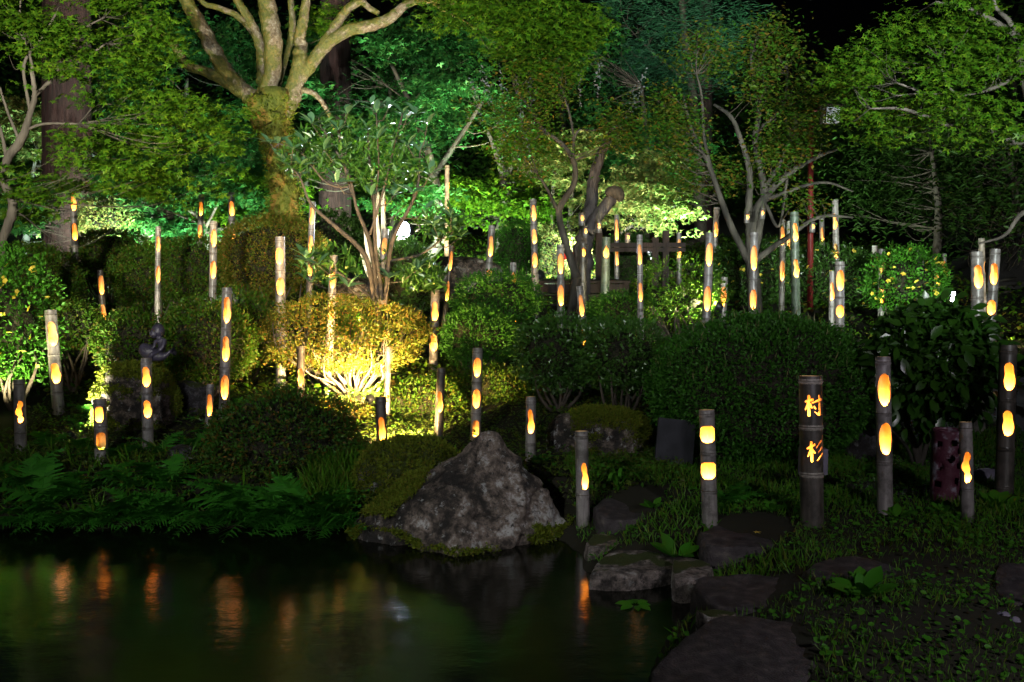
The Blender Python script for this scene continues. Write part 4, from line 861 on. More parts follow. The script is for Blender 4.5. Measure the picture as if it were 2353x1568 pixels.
def tube_shell(Rr, th, Ls, holes, Nn=24, zs_extra=()):
    """open hollow culm, holes: (z0, z1, kind, shift angle, half angle)"""
    zs = set(np.round(np.arange(0, Ls, .12), 4)) | {Ls}
    for z0, z1, *_ in holes:
        zs = {z for z in zs if z < z0 - .01 or z > z1 + .01}
        for k in range(17): zs.add(z0 + (z1 - z0) * (.5 - .5 * math.cos(math.pi * k / 16)))
    zs = sorted(zs); vo, vi, gap = [], [], []
    tc = 0
    def near(z): return min(holes, key=lambda h: min(abs(z - h[0]), abs(z - h[1]))) if holes else (0, 0, 'o', 0, 0)
    for z in zs:
        h = near(z); a = 0; cen = h[3]
        if h[0] < z < h[1]:
            u = (z - h[0]) / (h[1] - h[0]); a = max(.012, h[4] * hw(h[2], u)); cen += hc(h[2], u)
        elif holes: cen += hc(h[2], 0 if z <= h[0] else 1)
        gap.append(a > 0)
        th_ = cen + a + np.arange(Nn + 1) / Nn * (2 * math.pi - 2 * a)
        wob = (1.025 - .05 * z / Ls) * (1 + .010 * math.sin(z * 19))
        vo.append(np.stack([Rr * wob * np.sin(th_), -Rr * wob * np.cos(th_), np.full(Nn + 1, z)], -1)); r2 = (Rr - th) * (1.025 - .05 * z / Ls)
        vi.append(np.stack([r2 * np.sin(th_), -r2 * np.cos(th_), np.full(Nn + 1, z)], -1))
    m = len(zs); k = Nn + 1; v = np.concatenate(vo + vi); O = m * k; f, mi = [], []
    for i in range(m - 1):
        for j in range(Nn):
            f.append((i * k + j, i * k + j + 1, (i + 1) * k + j + 1, (i + 1) * k + j)); mi.append(0)
            f.append((O + i * k + j, O + (i + 1) * k + j, O + (i + 1) * k + j + 1, O + i * k + j + 1)); mi.append(1)
        if gap[i] or gap[i + 1]:
            f.append((i * k, (i + 1) * k, O + (i + 1) * k, O + i * k)); mi.append(1)
            f.append((i * k + Nn, O + i * k + Nn, O + (i + 1) * k + Nn, (i + 1) * k + Nn)); mi.append(1)
    for j in range(Nn): f.append(((m - 1) * k + j, (m - 1) * k + j + 1, O + (m - 1) * k + j + 1, O + (m - 1) * k + j)); mi.append(1)
    me = mesh_np('culm', v, np.array(f)); me.polygons.foreach_set('material_index', mi)
    bm = bmesh.new(); bm.from_mesh(me); bmesh.ops.remove_doubles(bm, verts=bm.verts, dist=2e-5)
    for e in bm.edges:
        if len(e.link_faces) == 2 and e.link_faces[0].material_index != e.link_faces[1].material_index: e.smooth = False
    bm.to_mesh(me); bm.free(); return me
NODE_CACHE = {}
def ring_mesh(Rr, mtl):
    """swollen joint outside, with the wall across the inside of the culm"""
    MBn = MB(); n = 28; v = []; pr = [(-.016, .998), (-.009, 1.02), (-.004, 1.07), (-.001, 1.075), (.0005, 1.0), (.0035, 1.0), (.005, 1.05), (.011, 1.02), (.016, .998)]
    for z, s in pr:
        for j in range(n): a = 2 * math.pi * j / n; v.append((Rr * s * math.cos(a), Rr * s * math.sin(a), z))
    f = [(i * n + j, i * n + (j + 1) % n, (i + 1) * n + (j + 1) % n, (i + 1) * n + j) for i in range(len(pr) - 1) for j in range(n)]
    me = mesh_np('node_ring', v, f); me.polygons.foreach_set('material_index', [1 if i in (4, 5) else 0 for i in range(len(pr) - 1) for j in range(n)]); return me
def wall_mesh(r2):
    n = 24; v = [(0, 0, .003), (0, 0, -.003)] + [(r2 * math.cos(2 * math.pi * j / n), r2 * math.sin(2 * math.pi * j / n), .003) for j in range(n)] + [(r2 * math.cos(2 * math.pi * j / n), r2 * math.sin(2 * math.pi * j / n), -.003) for j in range(n)]
    f = [(0, 2 + j, 2 + (j + 1) % n) for j in range(n)] + [(1, 2 + n + (j + 1) % n, 2 + n + j) for j in range(n)]
    me = bpy.data.meshes.new('inner_wall'); me.from_pydata(v, [], f); me.materials.append(M['bam_in']); return me
TUBES = []
def lantern(xt, yt, xb, yb, w_, dia, holes, label, style=0, nodes=None, power=1.0, kanji=False, base_hidden=True, group='bamboo lantern tubes'):
    if dia is None: d = hit(xb, yb); dia = w_ / F * d; base_hidden = False
    else: d = dia * F / w_
    B, Tp = P(xb, yb, d), P(xt, yt, d); ax = (Tp - B).normalized()
    t0 = 0
    if base_hidden:
        while t0 < 4:
            q = B - ax * t0
            if q.z < gz(q.x, q.y): break
            t0 += .02
    t0 += .04
    Bs = B - ax * t0; L_ = (Tp - Bs).length; Rr = dia / 2; th = max(.006, Rr * .13)
    scale = (Tp - B).length / (yb - yt); zpx = lambda y: t0 + (yb - y) * scale
    H = []
    for h in holes:
        y1, y2, kind = h[:3]; sh = h[3] if len(h) > 3 else .12; ha = h[4] if len(h) > 4 else .95
        H.append((zpx(y2), zpx(y1), kind, sh, ha))
    H.sort()
    o = thing('bamboo_lantern', Bs, label, 'bamboo lantern', group)
    back = Vector((Bs.x, Bs.y, 0)).normalized(); back = (back - ax * back.dot(ax)).normalized(); xx = back.cross(ax).normalized()
    o.matrix_world = Matrix.Translation(Bs) @ Matrix((xx, back, ax)).transposed().to_4x4()
    bmat = BAM[style]
    if nodes is not None: nz = [zpx(y) for y in nodes]
    else:
        nz = [L_ - .03 - .25 * Rr]
        for a, b_ in zip(H[:-1], H[1:]): nz.append((a[1] + b_[0]) / 2)
        z = (H[0][0] if H else L_) - .085
        while z > .06: nz.append(z); z -= .24
    if kanji: me = kanji_shell(Rr, th, L_, zpx)
    else: me = tube_shell(Rr, th, L_, H)
    me.materials.append(bmat); me.materials.append(M['bam_in'])
    c = bpy.data.objects.new('culm', me); col.objects.link(c); c.parent = o
    rm, wm = ring_mesh(Rr, bmat), wall_mesh(Rr - th - .0004); rm.materials.append(bmat if not kanji else M['node_pale']); rm.materials.append(M['dark_bark'])
    for z in nz:
        if z > L_ - .004: continue
        for nm, mm in (('node_ring', rm), ('inner_wall', wm)):
            if nm == 'inner_wall' and any(h[0] - .01 < z < h[1] + .01 for h in H): continue
            q = bpy.data.objects.new(nm, mm); col.objects.link(q); q.parent = o; q.location = (0, 0, z); k_ = 1.025 - .05 * z / L_; q.scale = (k_, k_, 1) if not kanji else (1, 1, 1)
    for h in H:
        below = max([z for z in nz if z < h[0] - .004] or [h[0] - .06]); zc = max(below + .008, h[0] - .055)
        q = bpy.data.objects.new('candle', CAND); col.objects.link(q); q.parent = o; q.location = (0, 0, zc)
        s = min(1, Rr * .55 / .014); q.scale = (s, s, min(1, max(.3, (h[0] - zc) / .04)))
        ld = bpy.data.lights.new('candle_light', 'POINT'); ld.energy = power * CANDLE * (Rr / .04) ** 1.6 * ((h[1] - h[0]) / .13); ld.color = GL; ld.shadow_soft_size = .007
        lo = bpy.data.objects.new('candle_light', ld); col.objects.link(lo); lo.parent = o
        lo.location = (0, -Rr * .12, max(h[0] - .012, zc + .03 if zc + .03 < h[0] + .01 else h[0] - .004))
    TUBES.append(o); return o
CANDLE = 2.9
KS = [[((215, 500), (320, 470), 15, 16)], [((262, 418), (258, 600), 17, 19), ((258, 600), (262, 698), 19, 20)], [((252, 515), (206, 620), 15, 10)], [((278, 540), (306, 586), 15, 13)], [((315, 520), (440, 472), 9, 16)],
      [((417, 412), (425, 700), 12, 10)], [((420, 702), (350, 655), 11, 5)], [((343, 575), (366, 605), 10, 13)],
      [((235, 1200), (345, 1142), 14, 15)], [((292, 1110), (298, 1250), 16, 18), ((298, 1250), (298, 1385), 18, 18)], [((286, 1212), (240, 1320), 14, 8)], [((306, 1222), (345, 1262), 15, 13)],
      [((440, 1090), (368, 1195), 12, 5)], [((455, 1185), (392, 1265), 11, 5)], [((465, 1275), (385, 1382), 13, 9)]]
def kanji_sdf(x, y):
    best = 1e9
    for st in KS:
        for (a, b_, r0, r1) in st:
            ex, ey = b_[0] - a[0], b_[1] - a[1]; t = max(0, min(1, ((x - a[0]) * ex + (y - a[1]) * ey) / (ex * ex + ey * ey)))
            best = min(best, math.hypot(x - a[0] - t * ex, y - a[1] - t * ey) - 1.2 * (r0 + (r1 - r0) * t))
    return best
def kanji_shell(Rr, th, Ls, zpx):
    """two characters, mura and sugi, sawn through the front wall"""
    thf = np.linspace(-1.2, 1.2, 110); thb = np.linspace(1.2, 2 * math.pi - 1.2, 26)[1:-1]; ths = np.concatenate([thf, thb]); n = len(ths)
    ya, yb_ = 900, 1066; zf = [zpx(y) for y in np.linspace(yb_, ya, 180)]; zs = sorted([0, .1, .2] + zf + [Ls]); zs = [z for z in zs if z <= Ls]
    inv = lambda z: np.interp(z, [zpx(1206), zpx(864)], [1206, 864])
    m = len(zs); v = [(r_ * math.sin(t), -r_ * math.cos(t), z) for r_ in (Rr, Rr - th) for z in zs for t in ths]; O = m * n; F_, mi = [], []
    def cut(i, j):
        if j >= len(thf) - 1: return False
        z = (zs[i] + zs[i + 1]) / 2; t = (ths[j] + ths[j + 1]) / 2; y = inv(z)
        if not (ya < y < yb_): return False
        yy = (y / .91914 - 920) * 6.03; x = 290 + 180 * math.sin(t) - (yy - 900) * .015 * 0
        return kanji_sdf(x, yy) < 0
    cm_ = [[cut(i, j) for j in range(n)] for i in range(m - 1)]
    for i in range(m - 1):
        for j in range(n):
            j2 = (j + 1) % n; a, b_, c_, d_ = i * n + j, i * n + j2, (i + 1) * n + j2, (i + 1) * n + j
            if not cm_[i][j]:
                F_ += [(a, b_, c_, d_), (O + a, O + d_, O + c_, O + b_)]; mi += [0, 1]
                if cm_[i][j2]: F_.append((b_, O + b_, O + c_, c_)); mi.append(1)
                if cm_[i][j - 1]: F_.append((a, d_, O + d_, O + a)); mi.append(1)
                if i + 1 < m - 1 and cm_[i + 1][j]: F_.append((d_, c_, O + c_, O + d_)); mi.append(1)
                if i > 0 and cm_[i - 1][j]: F_.append((a, O + a, O + b_, b_)); mi.append(1)
    for j in range(n): a, b_ = (m - 1) * n + j, (m - 1) * n + (j + 1) % n; F_.append((a, b_, O + b_, O + a)); mi.append(1)
    me = mesh_np('culm', v, np.array(F_), False); me.polygons.foreach_set('material_index', mi); return me

W0 = .12
L = lantern
L(167, 424, 173, 601, 15.8, .09, [(442, 485, 'p', .1), (514, 553, 'p', .15)], 'leftmost tall tube high on the slope, in front of the white-lit shrub', 1)
L(230, 621, 238.7, 742, 14.5, .07, [(634, 677, 's', .1), (700, 741, 'p', .15)], 'dark slim tube with two orange slots leaning behind the yellow-lit shrub', 3)
L(363.5, 521, 362, 714, 12.7, .060, [(544, 578, 'p', .1), (611.5, 650, 'o', .2)], 'slim pale tube standing clear above the child figurine', 0)
L(463.5, 448, 459, 548, 13, .075, [(464.5, 496, 'p', 0), (517, 548, 'p', 0)], 'short pale tube with twisted slots, left of the pair before the teal-lit leaves', 0)
L(490.7, 509, 489, 664, 17, .078, [(528, 568, 'o', .15), (600, 640, 'o', .1)], 'pale tube with two wide ovals right above the three-hole tube', 0)
L(531, 443, 535.5, 595, 15, .085, [(464, 497, 'p', .1), (522, 556, 'p', .1)], 'tube half hidden by the reddish shrub left of the mossy trunk', 1)
L(522, 661.6, 514, 971, 23, None, [(683, 742, 'p', .1), (773, 830, 'p', .05), (862, 918, 'o', .05)], 'tall tube with three openings, twigs crossing the lower one', 1)
L(116, 713, 135.4, 952, 26.5, None, [(740, 796, 'p', 0), (835, 881, 'p', 0)], 'thick pale tube leaning left behind the yellow-flowered shrub', 1, power=1.3)
L(44, 872, 48.4, 1039.6, 25.8, None, [(921, 972, 'g', -.1, .7)], 'tube at the far left with one wavy figure-like opening', 1)
L(229, 917, 234, 1065, 29, None, [(934, 970, 's', -.2, .7), (993, 1032, 's', 0, .8)], 'short stout tube before the lit boulder, ferns across its lower window', 1)
L(336, 823, 340.6, 1036.7, 24.6, None, [(843, 888.7, 'p', -.1), (920, 960, 'p', 0)], 'tube directly under the child figurine', 1)
L(483.6, 883, 478, 1012, 17.6, None, [(906, 955.5, 'p', 0), (990, 1032 - 8, 'o', 0)], 'slim tube with one peanut slot beside the broad low shrub', 1)
L(643.5, 545, 645.8, 891.6, 22.4, None, [(570, 609, 'o', -.2), (638.6, 678.7, 'o', 0)], 'tall thick tube left of the golden shrub with twig shadows', 1)
L(718.4, 464, 709.7, 677, 14.5, .068, [(475.6, 516.5, 'p', 0), (542, 580, 'p', 0), (609, 634, 's', 0)], 'tall tube with three openings just right of the mossy trunk foot', 1)
L(767, 587, 752, 905, 18, None, [(609, 664, 'p', 0), (692, 742, 'p', 0)], 'tall tube that runs down behind the golden shrub', 0)
L(885.4, 526.5, 873, 685, 17, .085, [(547, 585.6, 'o', .15), (620, 654, 'p', -.1)], 'leaning tube just left of the white floodlight', 1)
L(1027.6, 381, 1026.5, 508, 10.5, .07, [(420, 445, 'p', 1.3), (470, 495, 'p', 1.3)], 'isolated tall pole lit glaring white above the shrubs', 0)
L(1039, 565, 1026, 692, 11.5, .06, [(578, 622, 'p', .1), (646, 692, 'p', 0)], 'thin dark tube leaning in front of the big dark boulder', 3)
L(1130.5, 519, 1122.5, 635, 15.8, .085, [(543, 590, 'p', .1), (621, 640, 'o', .1)], 'pale leaning tube rising over the upper dark mound', 0)
L(1000.7, 668, 994.6, 859.4, 20.6, None, [(694, 738, 'p', 0), (768, 808, 'p', 0)], 'tube right of the golden shrub with two peanut slots', 1)
L(881, 448, 882, 540, 12, .08, [(462, 490, 'p', 1.4)], 'white-lit tube behind the big-leaved shrub stems', 0)
L(692, 796, 689, 956, 18.5, .068, [(847, 887, 'p', 0)], 'slim dark tube left of the golden shrub with a single slot', 3)
L(891.4, 798, 888.5, 962, 14, None, [(803, 812, 'o', 0), (903, 916, 'o', 0)], 'tube burning white in the beam of the black ground spotlight', 0, power=.3)
L(874.7, 912, 879.7, 1064.6, 24, None, [(957.6, 1014, 'p', .05, .85)], 'short dark tube in front of the spotlit glow', 3)
L(1014, 846, 1007, 1017.7, 20, None, [(899, 947, 'k', 0)], 'brown tube with one gourd-shaped slot left of the boulder peak', 3)
L(1097.5, 800, 1092, 1030, 23.5, .083, [(822, 866, 'o', 0), (894, 937, 'o', 0), (965.5, 1003, 's', 0, .75)], 'pale tube with three ovals standing behind the boulder peak', 0)
L(1225, 458, 1229.6, 651, 15.8, .09, [(472, 508, 'p', .1), (527.6, 561, 'p', .1), (581, 615, 'o', .1)], 'tall tube with three slots and a bright blue left edge', 1)
L(1180, 604, 1179.5, 825, 15.8, None, [(626.5, 673.5, 'p', 0), (707, 754, 'p', 0)], 'slim tube standing free between the dark mounds and the deck', 0)
L(1288, 562.7, 1289, 727.5, 17.4, .09, [(583, 630, 'o', 0), (655, 704, 'o', 0)], 'tube crossing the dark deck edge with two long ovals', 0)
L(1331.7, 658, 1351.6, 904, 16, None, [(678, 727, 'p', .1), (751, 797.4, 'p', .1)], 'tube leaning left with a broken foot among glossy leaves', 0)
L(1417, 494, 1417, 681, 11.6, .075, [(505, 552, 'p', .05), (572, 611, 'p', .05), (646, 681, 's', 0)], 'thin tube with three slots at the right of the deck', 0)
L(1469.7, 540, 1473.8, 908, 13.5, None, [(562, 609, 'p', 0), (650, 693, 'p', .1)], 'very tall thin tube half covered by glowing leaves', 0)
L(1560, 535.5, 1560.7, 653.7, 11.6, .075, [(549.5, 593, 'p', .2)], 'thin tube behind the airy glowing shrub, one pale slot', 1)
L(1647, 477, 1643, 560, 13.7, .085, [(511, 544, 'k', .1)], 'tube whose top shows above the left one of the tall pair', 0)
L(1631.4, 535, 1623, 734, 19.8, .09, [(559.5, 612, 'o', .1), (658.4, 715, 'o', .05)], 'left one of the tall pair with two long ovals over the dome shrub', 1)
L(1664.4, 637, 1661, 721, 16.4, .08, [(659, 703, 'o', 0)], 'short yellowish tube tucked behind the left one of the tall pair', 0)
L(1339.9, 561, 1338.6, 646, 20.5, .115, [(571.4, 590, 'p', .2, .5)], 'wide dark tube on the deck with a small peanut window', 3)
L(1393, 546, 1390.5, 646, 20, .112, [(565.8, 594, 'd', .1, .75)], 'wide greenish tube on the deck with a flame-drop window', 2)
L(1732.5, 535, 1730, 711, 19.2, .09, [(565, 622, 'o', .15), (666, 712, 'o', .1)], 'right one of the tall pair with two long ovals over the dome shrub', 1)
L(1798.6, 505, 1796, 711, 13.6, .075, [(520, 564, 'p', 0), (600, 645, 'o', .1)], 'thin tube immediately left of the dark green wavy-slot tube', 0)
L(1824.9, 488, 1829, 714, 20, .105, [(514, 556, 'k', .3), (596.5, 638, 'k', .3)], 'dark green tube with two bottle-shaped slots', 2)
L(1812.7, 508.6, 1812, 640, 11, .08, [(538, 573, 'p', .1), (597, 636, 'p', .1)], 'tube almost hidden behind the dark green wavy-slot tube', 1)
L(1888, 496, 1889, 606, 11.7, .075, [(524, 562.5, 'p', .2)], 'pale thin tube right of the red post', 0)
L(1918.7, 460, 1921.7, 601, 14.5, .085, [(491, 527, 'k', -.2), (560, 596, 'p', 0)], 'tallest tube right of the red post, leaves over its middle', 0)
L(1929.2, 602, 1928.8, 732, 22.3, .10, [(621.6, 668.7, 'o', .2), (701.6, 730, 'o', .2)], 'stout pale tube at the right shoulder of the dome shrub', 0)
L(1912.4, 623.5, 1911, 721, 14, .075, [(649, 690, 'k', .1)], 'small tube overlapped by the stout one at the dome shrub shoulder', 1)
L(2010, 565, 2010, 640, 12, .08, [(590, 612, 'o', 1.3)], 'pale tube top lit white among the yellow flowers', 0)
L(2025.8, 572.7, 2025, 700, 15.8, .085, [(589, 632, 'o', .2), (660, 700, 'p', 0)], 'tube in the bright green flowering shrub with one long oval', 1)
L(2114.7, 573, 2114, 700, 15.8, .085, [(612, 640, 'p', .1)], 'tube behind the bright tip of the flowering shrub', 1)
L(2154.8, 603.5, 2155, 690, 14.5, .085, [(628, 655, 'o', .3)], 'far tube above the large-leaved bush, left of two', 0)
L(2170, 583, 2170, 690, 9.5, .065, [(600, 625, 'o', -.1)], 'thinnest far tube above the large-leaved bush', 0)
L(2255, 548, 2259, 720, 14.5, .08, [(600, 630, 'o', 1.5)], 'slender tube standing behind the pair at the shelter', 0)
L(2244.7, 579, 2246.6, 760, 27.7, .10, [(610, 663, 'p', .25)], 'thick tube with a big amber window left of the leaning one at the shelter', 0)
L(2286.7, 573, 2275, 760, 23.7, .09, [(606, 654, 'p', .1), (690, 725, 'o', 0)], 'thick tube leaning right beside the shelter roof', 1)
L(2317, 793.4, 2307, 1141, 38.7, None, [(833.7, 897, 'p', .25, .8), (943, 1001, 'p', .25, .8)], 'tall thick tube at the right edge with two peanut windows', 3)
L(2290, 800, 2288, 1100, 22, .09, [(838, 865, 'p', 0), (898, 936, 'p', 0)], 'tube hidden behind the tall thick one at the right edge', 1)
L(2267, 770, 2267, 900, 22, .10, [(785, 812, 'p', 0)], 'tube glimpsed through the outer leaves of the large-leaved bush', 1)
L(2028.4, 820, 2033.8, 1180.4, 35, None, [(858, 932.7, 'o', .2), (970.7, 1044, 'o', .3)], 'tall grey tube with two large ovals and a greenish foot', 1, nodes=[833, 951.4, 1063.6])
L(2218.6, 970, 2223.5, 1199.7, 29, None, [(1036.8, 1107.8, 'g', .05, .8)], 'short tube with one wavy opening in front of the perforated pot', 1, nodes=[985, 1124])
L(1624, 942, 1631.4, 1204.8, 35.8, None, [(978, 1016.7, 's', 0, 1.25), (1061, 1100, 's', 0, 1.25)], 'tube with two rounded square windows in front of the dome shrub', 1, nodes=[953, 1042, 1128.6], power=1.5)
L(1862.4, 864, 1866, 1206, 52.8, None, [(906, 956, 'o'), (1010, 1060, 'o')], 'thickest tube with the two carved characters 村杉', 3, nodes=[876.6, 982, 1090], kanji=True, power=.55)
L(1336, 991, 1340, 1210, 30.5, None, [(1062, 1123.7, 'k', .45, .75)], 'tube by the pond edge with a single flame-shaped opening', 1, nodes=[1003.5, 1138])
L(1220, 912, 1218.8, 1060.6, 23.5, None, [(940.5, 995.6, 'k', 0)], 'tube just right behind the boulder peak with one pointed slot', 1)

# short hanging cups
def cup(px, py, w_, h, d, label, top):
    c = P(px, py, d); Rr = w_ / F * d / 2; hh = h / F * d
    o = thing('hanging_lantern', (c.x, c.y, c.z - hh / 2), label, 'hanging lantern', 'short bamboo cups hung up as lanterns')
    me = tube_shell(Rr, Rr * .14, hh, [(hh * .38, hh * .82, 'p', .1, .6)], 24); me.materials.append(BAM[1]); me.materials.append(M['bam_in'])
    q = bpy.data.objects.new('cup', me); col.objects.link(q); q.parent = o
    for z in (.012, hh - .012):
        rg = ring_mesh(Rr, None); rg.materials.append(BAM[3]); rg.materials.append(M['dark_bark']); q = bpy.data.objects.new('rim', rg); col.objects.link(q); q.parent = o; q.location = (0, 0, z)
    q = bpy.data.objects.new('inner_wall', wall_mesh(Rr * .85)); col.objects.link(q); q.parent = o; q.location = (0, 0, .01)
    mb = MB(); k = (P(px, top, d) - c).length - hh / 2
    mb.tube([(-Rr, 0, hh - .01), (0, 0, hh + min(k, .1)), (Rr, 0, hh - .01)], .003, 5); mb.tube([(0, 0, hh + min(k, .1)), (0, 0, hh + k)], .003, 5)
    me = mb.mesh('cord'); me.materials.append(M['cord']); q = bpy.data.objects.new('cord', me); col.objects.link(q); q.parent = o
    q = bpy.data.objects.new('candle', CAND); col.objects.link(q); q.parent = o; q.location = (0, 0, .014)
    ld = bpy.data.lights.new('candle_light', 'POINT'); ld.energy = CANDLE * .25; ld.color = (1, .55, .14); ld.shadow_soft_size = .007
    lo = bpy.data.objects.new('candle_light', ld); col.objects.link(lo); lo.parent = o; lo.location = (0, -Rr * .1, hh * .36)
cup(1337, 504.6, 15, 28, 12.7, 'hanging cup on the dead trunk just under the sawn limb', 480)
cup(1345, 533.6, 13, 26, 12.6, 'hanging cup low on the dead trunk', 515)
cup(1375.5, 521.8, 13.5, 26, 12.8, 'hanging cup in the gap right of the dead trunk', 480)
cup(1442, 546.8, 12.5, 22, 13, 'hanging cup above the dark wooden rail', 500)
cup(1716, 500.4, 13, 23, 12, 'lower left cup hanging in the many-stemmed tree', 470)
cup(1751, 491, 12, 23, 12, 'upper right cup hanging in the many-stemmed tree', 455)
cup(1866.6, 522.6, 13.6, 23, 13.1, 'cup fastened to the red post', 500)

# ------------------------------------------------------------------ structures
b = P(1864, 620, 13.3); b.z = gz(b.x, b.y) - .05
o = thing('lamp_post', b, 'red post rising through the trees with a grey box lantern', 'lamp post')
mb = MB(); tp_ = P(1863, 270, 13.3); mb.tube([b, tp_], [.042, .036], 16); link('post', mb.mesh('post'), M['red_paint'], o)
c = P(1909, 266, 13.3); mb = MB(); mb.box(c, (.2, .2, .2)); link('paper_shade', mb.mesh('paper_shade'), M['paper'], o)
for dx in (-.105, .105):
    for dy in (-.105, .105): mb = MB(); mb.box((c.x + dx, c.y + dy, c.z), (.02, .02, .22)); link('frame_post', mb.mesh('frame_post', False), M['wood_dark'], o)
mb = MB(); mb.box((c.x, c.y, c.z + .122), (.3, .3, .022)); link('lantern_roof', mb.mesh('lantern_roof'), M['wood_dark'], o)
mb = MB(); mb.tube([(tp_.x, tp_.y, c.z + .06), (c.x - .1, c.y, c.z + .06)], .014, 8); link('bracket', mb.mesh('bracket'), M['red_paint'], o)

# deck of dark timber
dk = P(1340, 645, 13.6); zt = dk.z
o = thing('wooden_deck', (dk.x, dk.y + .6, gz(dk.x, dk.y) - .05), 'dark timber deck edge crossing behind the tubes at the centre', 'deck')
x0, x1 = P(1236, 645, 13.6).x, P(1450, 645, 13.6).x
for k in range(5):
    mb = MB(); mb.box(((x0 + x1) / 2, dk.y + .1 + k * .2, zt - .02), (x1 - x0, .19, .035)); link('deck_board', mb.mesh('deck_board', False), M['wood_dark'], o)
for k in range(3):
    mb = MB(); mb.box(((x0 + x1) / 2, dk.y + .04, zt - .11 - k * .13), (x1 - x0 - .04, .03, .12)); link('fascia_board', mb.mesh('fascia_board', False), M['wood_dark'], o)
for px in (1245, 1345, 1440):
    x = P(px, 645, 13.6).x; mb = MB(); mb.box((x, dk.y + .09, zt - .3), (.08, .08, .56)); link('deck_post', mb.mesh('deck_post', False), M['wood_dark'], o)
q0, q1 = P(1245, 676, 13.3), P(1445, 677, 13.3)
mb = MB(); pts = [tuple(q0.lerp(q1, t) + Vector((0, 0, -.012 * math.sin(t * math.pi)))) for t in np.linspace(0, 1, 12)]; mb.tube(pts, .006, 6)
tag(link('hose', mb.mesh('hose'), M['cord'], loc=tuple(q0)), 'thin green line strung along the front of the deck', 'hose')
o = thing('wooden_fence', P(1460, 650, 14.4), 'dark timber rail fence behind the deck', 'fence')
for px, y0 in ((1376, 533), (1505, 545), (1529, 530)):
    a, bq = P(px, y0, 14.4), P(px, 660, 14.4); mb = MB(); mb.box((a + bq) / 2, (.09, .09, (a - bq).length)); link('fence_post', mb.mesh('fence_post', False), M['wood_dark'], o)
for y in (563, 574):
    a, bq = P(1376, y, 14.33), P(1575, y, 14.33); mb = MB(); mb.box((a + bq) / 2 + Vector((0, .0, 0)), (bq.x - a.x, .04, .06)); link('rail', mb.mesh('rail', False), M['wood_dark'], o)
# red-covered bench, white sign board beyond
c = P(1303, 585, 14.6); o = thing('bench', (c.x, c.y, gz(c.x, c.y)), 'bench covered with a red cloth beyond the deck', 'bench')
mb = MB(); mb.box((c.x, c.y, c.z + .015), (.22, .3, .03)); mb.box((c.x, c.y - .16, c.z - .03), (.22, .008, .1)); link('red_cloth', mb.mesh('red_cloth', False), M['red_cloth'], o)
for dx in (-.08, .08):
    mb = MB(); zz = gz(c.x, c.y); mb.box((c.x + dx, c.y, (c.z + zz) / 2 - .01), (.04, .22, max(.05, c.z - zz))); link('leg', mb.mesh('leg', False), M['wood_dark'], o)
c = P(1440, 610, 17); o = thing('low_wall', (c.x, c.y, gz(c.x, c.y)), 'brightly lit white wall glimpsed behind the twin-slot tube', 'wall')
mb = MB(); mb.box((c.x, c.y, (c.z + gz(c.x, c.y)) / 2 + .1), (1.0, .12, max(.3, c.z - gz(c.x, c.y) + .3))); link('plaster', mb.mesh('plaster', False), M['wall_white'], o)
mb = MB(); mb.box((c.x, c.y, c.z + .27), (1.06, .2, .03)); link('coping', mb.mesh('coping', False), M['dark_slate'], o)
# garden shelter at the right edge
s0 = P(2335, 700, 15); g0 = gz(s0.x, s0.y)
o = thing('garden_shelter', (s0.x + 1.2, s0.y + 1, g0), 'low shelter with a dark roof and warm-lit ochre wall at the right edge', 'shelter')
rz_ = P(2335, 640, 15).z
mb = MB(); xl, xr = P(2268, 640, 15).x, s0.x + 3.2; yb0, yb1 = s0.y - .3, s0.y + 2.6
mb.add([(xl, yb0, rz_ - .05), (xr, yb0, rz_ - .05), (xr, (yb0 + yb1) / 2, rz_ + .75), (xl + .9, (yb0 + yb1) / 2, rz_ + .75), (xl, yb1, rz_ - .05), (xr, yb1, rz_ - .05),
        (xl, yb0, rz_ - .15), (xr, yb0, rz_ - .15), (xr, yb1, rz_ - .15), (xl, yb1, rz_ - .15)],
       [(0, 1, 2, 3), (3, 2, 5, 4), (0, 3, 4, 4), (1, 5, 2, 2), (6, 7, 1, 0), (9, 4, 5, 8), (6, 0, 4, 9), (6, 9, 8, 7)])
link('roof', mb.mesh('roof', False), M['thatch'], o)
for k in range(5):
    mb = MB(); mb.box(((s0.x + xr) / 2 + .15, s0.y + .3 + .0 * k, g0 + .12 + k * (rz_ - .2 - g0) / 5), (xr - s0.x - .3, .05, (rz_ - .2 - g0) / 5 - .012)); link('wall_plank', mb.mesh('wall_plank', False), M['ochre'], o)
for x in (s0.x, xr - .2):
    mb = MB(); mb.box((x, s0.y + .22, (g0 + rz_ - .16) / 2), (.13, .13, rz_ - .16 - g0)); link('post', mb.mesh('post', False), M['ochre'], o)
for k in range(5):
    y = 640 + 14 * k; a, bq = P(2292, y + 6, 14.6), P(2335, y, 14.8); mb = MB(); mb.tube([a, bq], .02, 8); link('rail', mb.mesh('rail'), M['bark'], o)

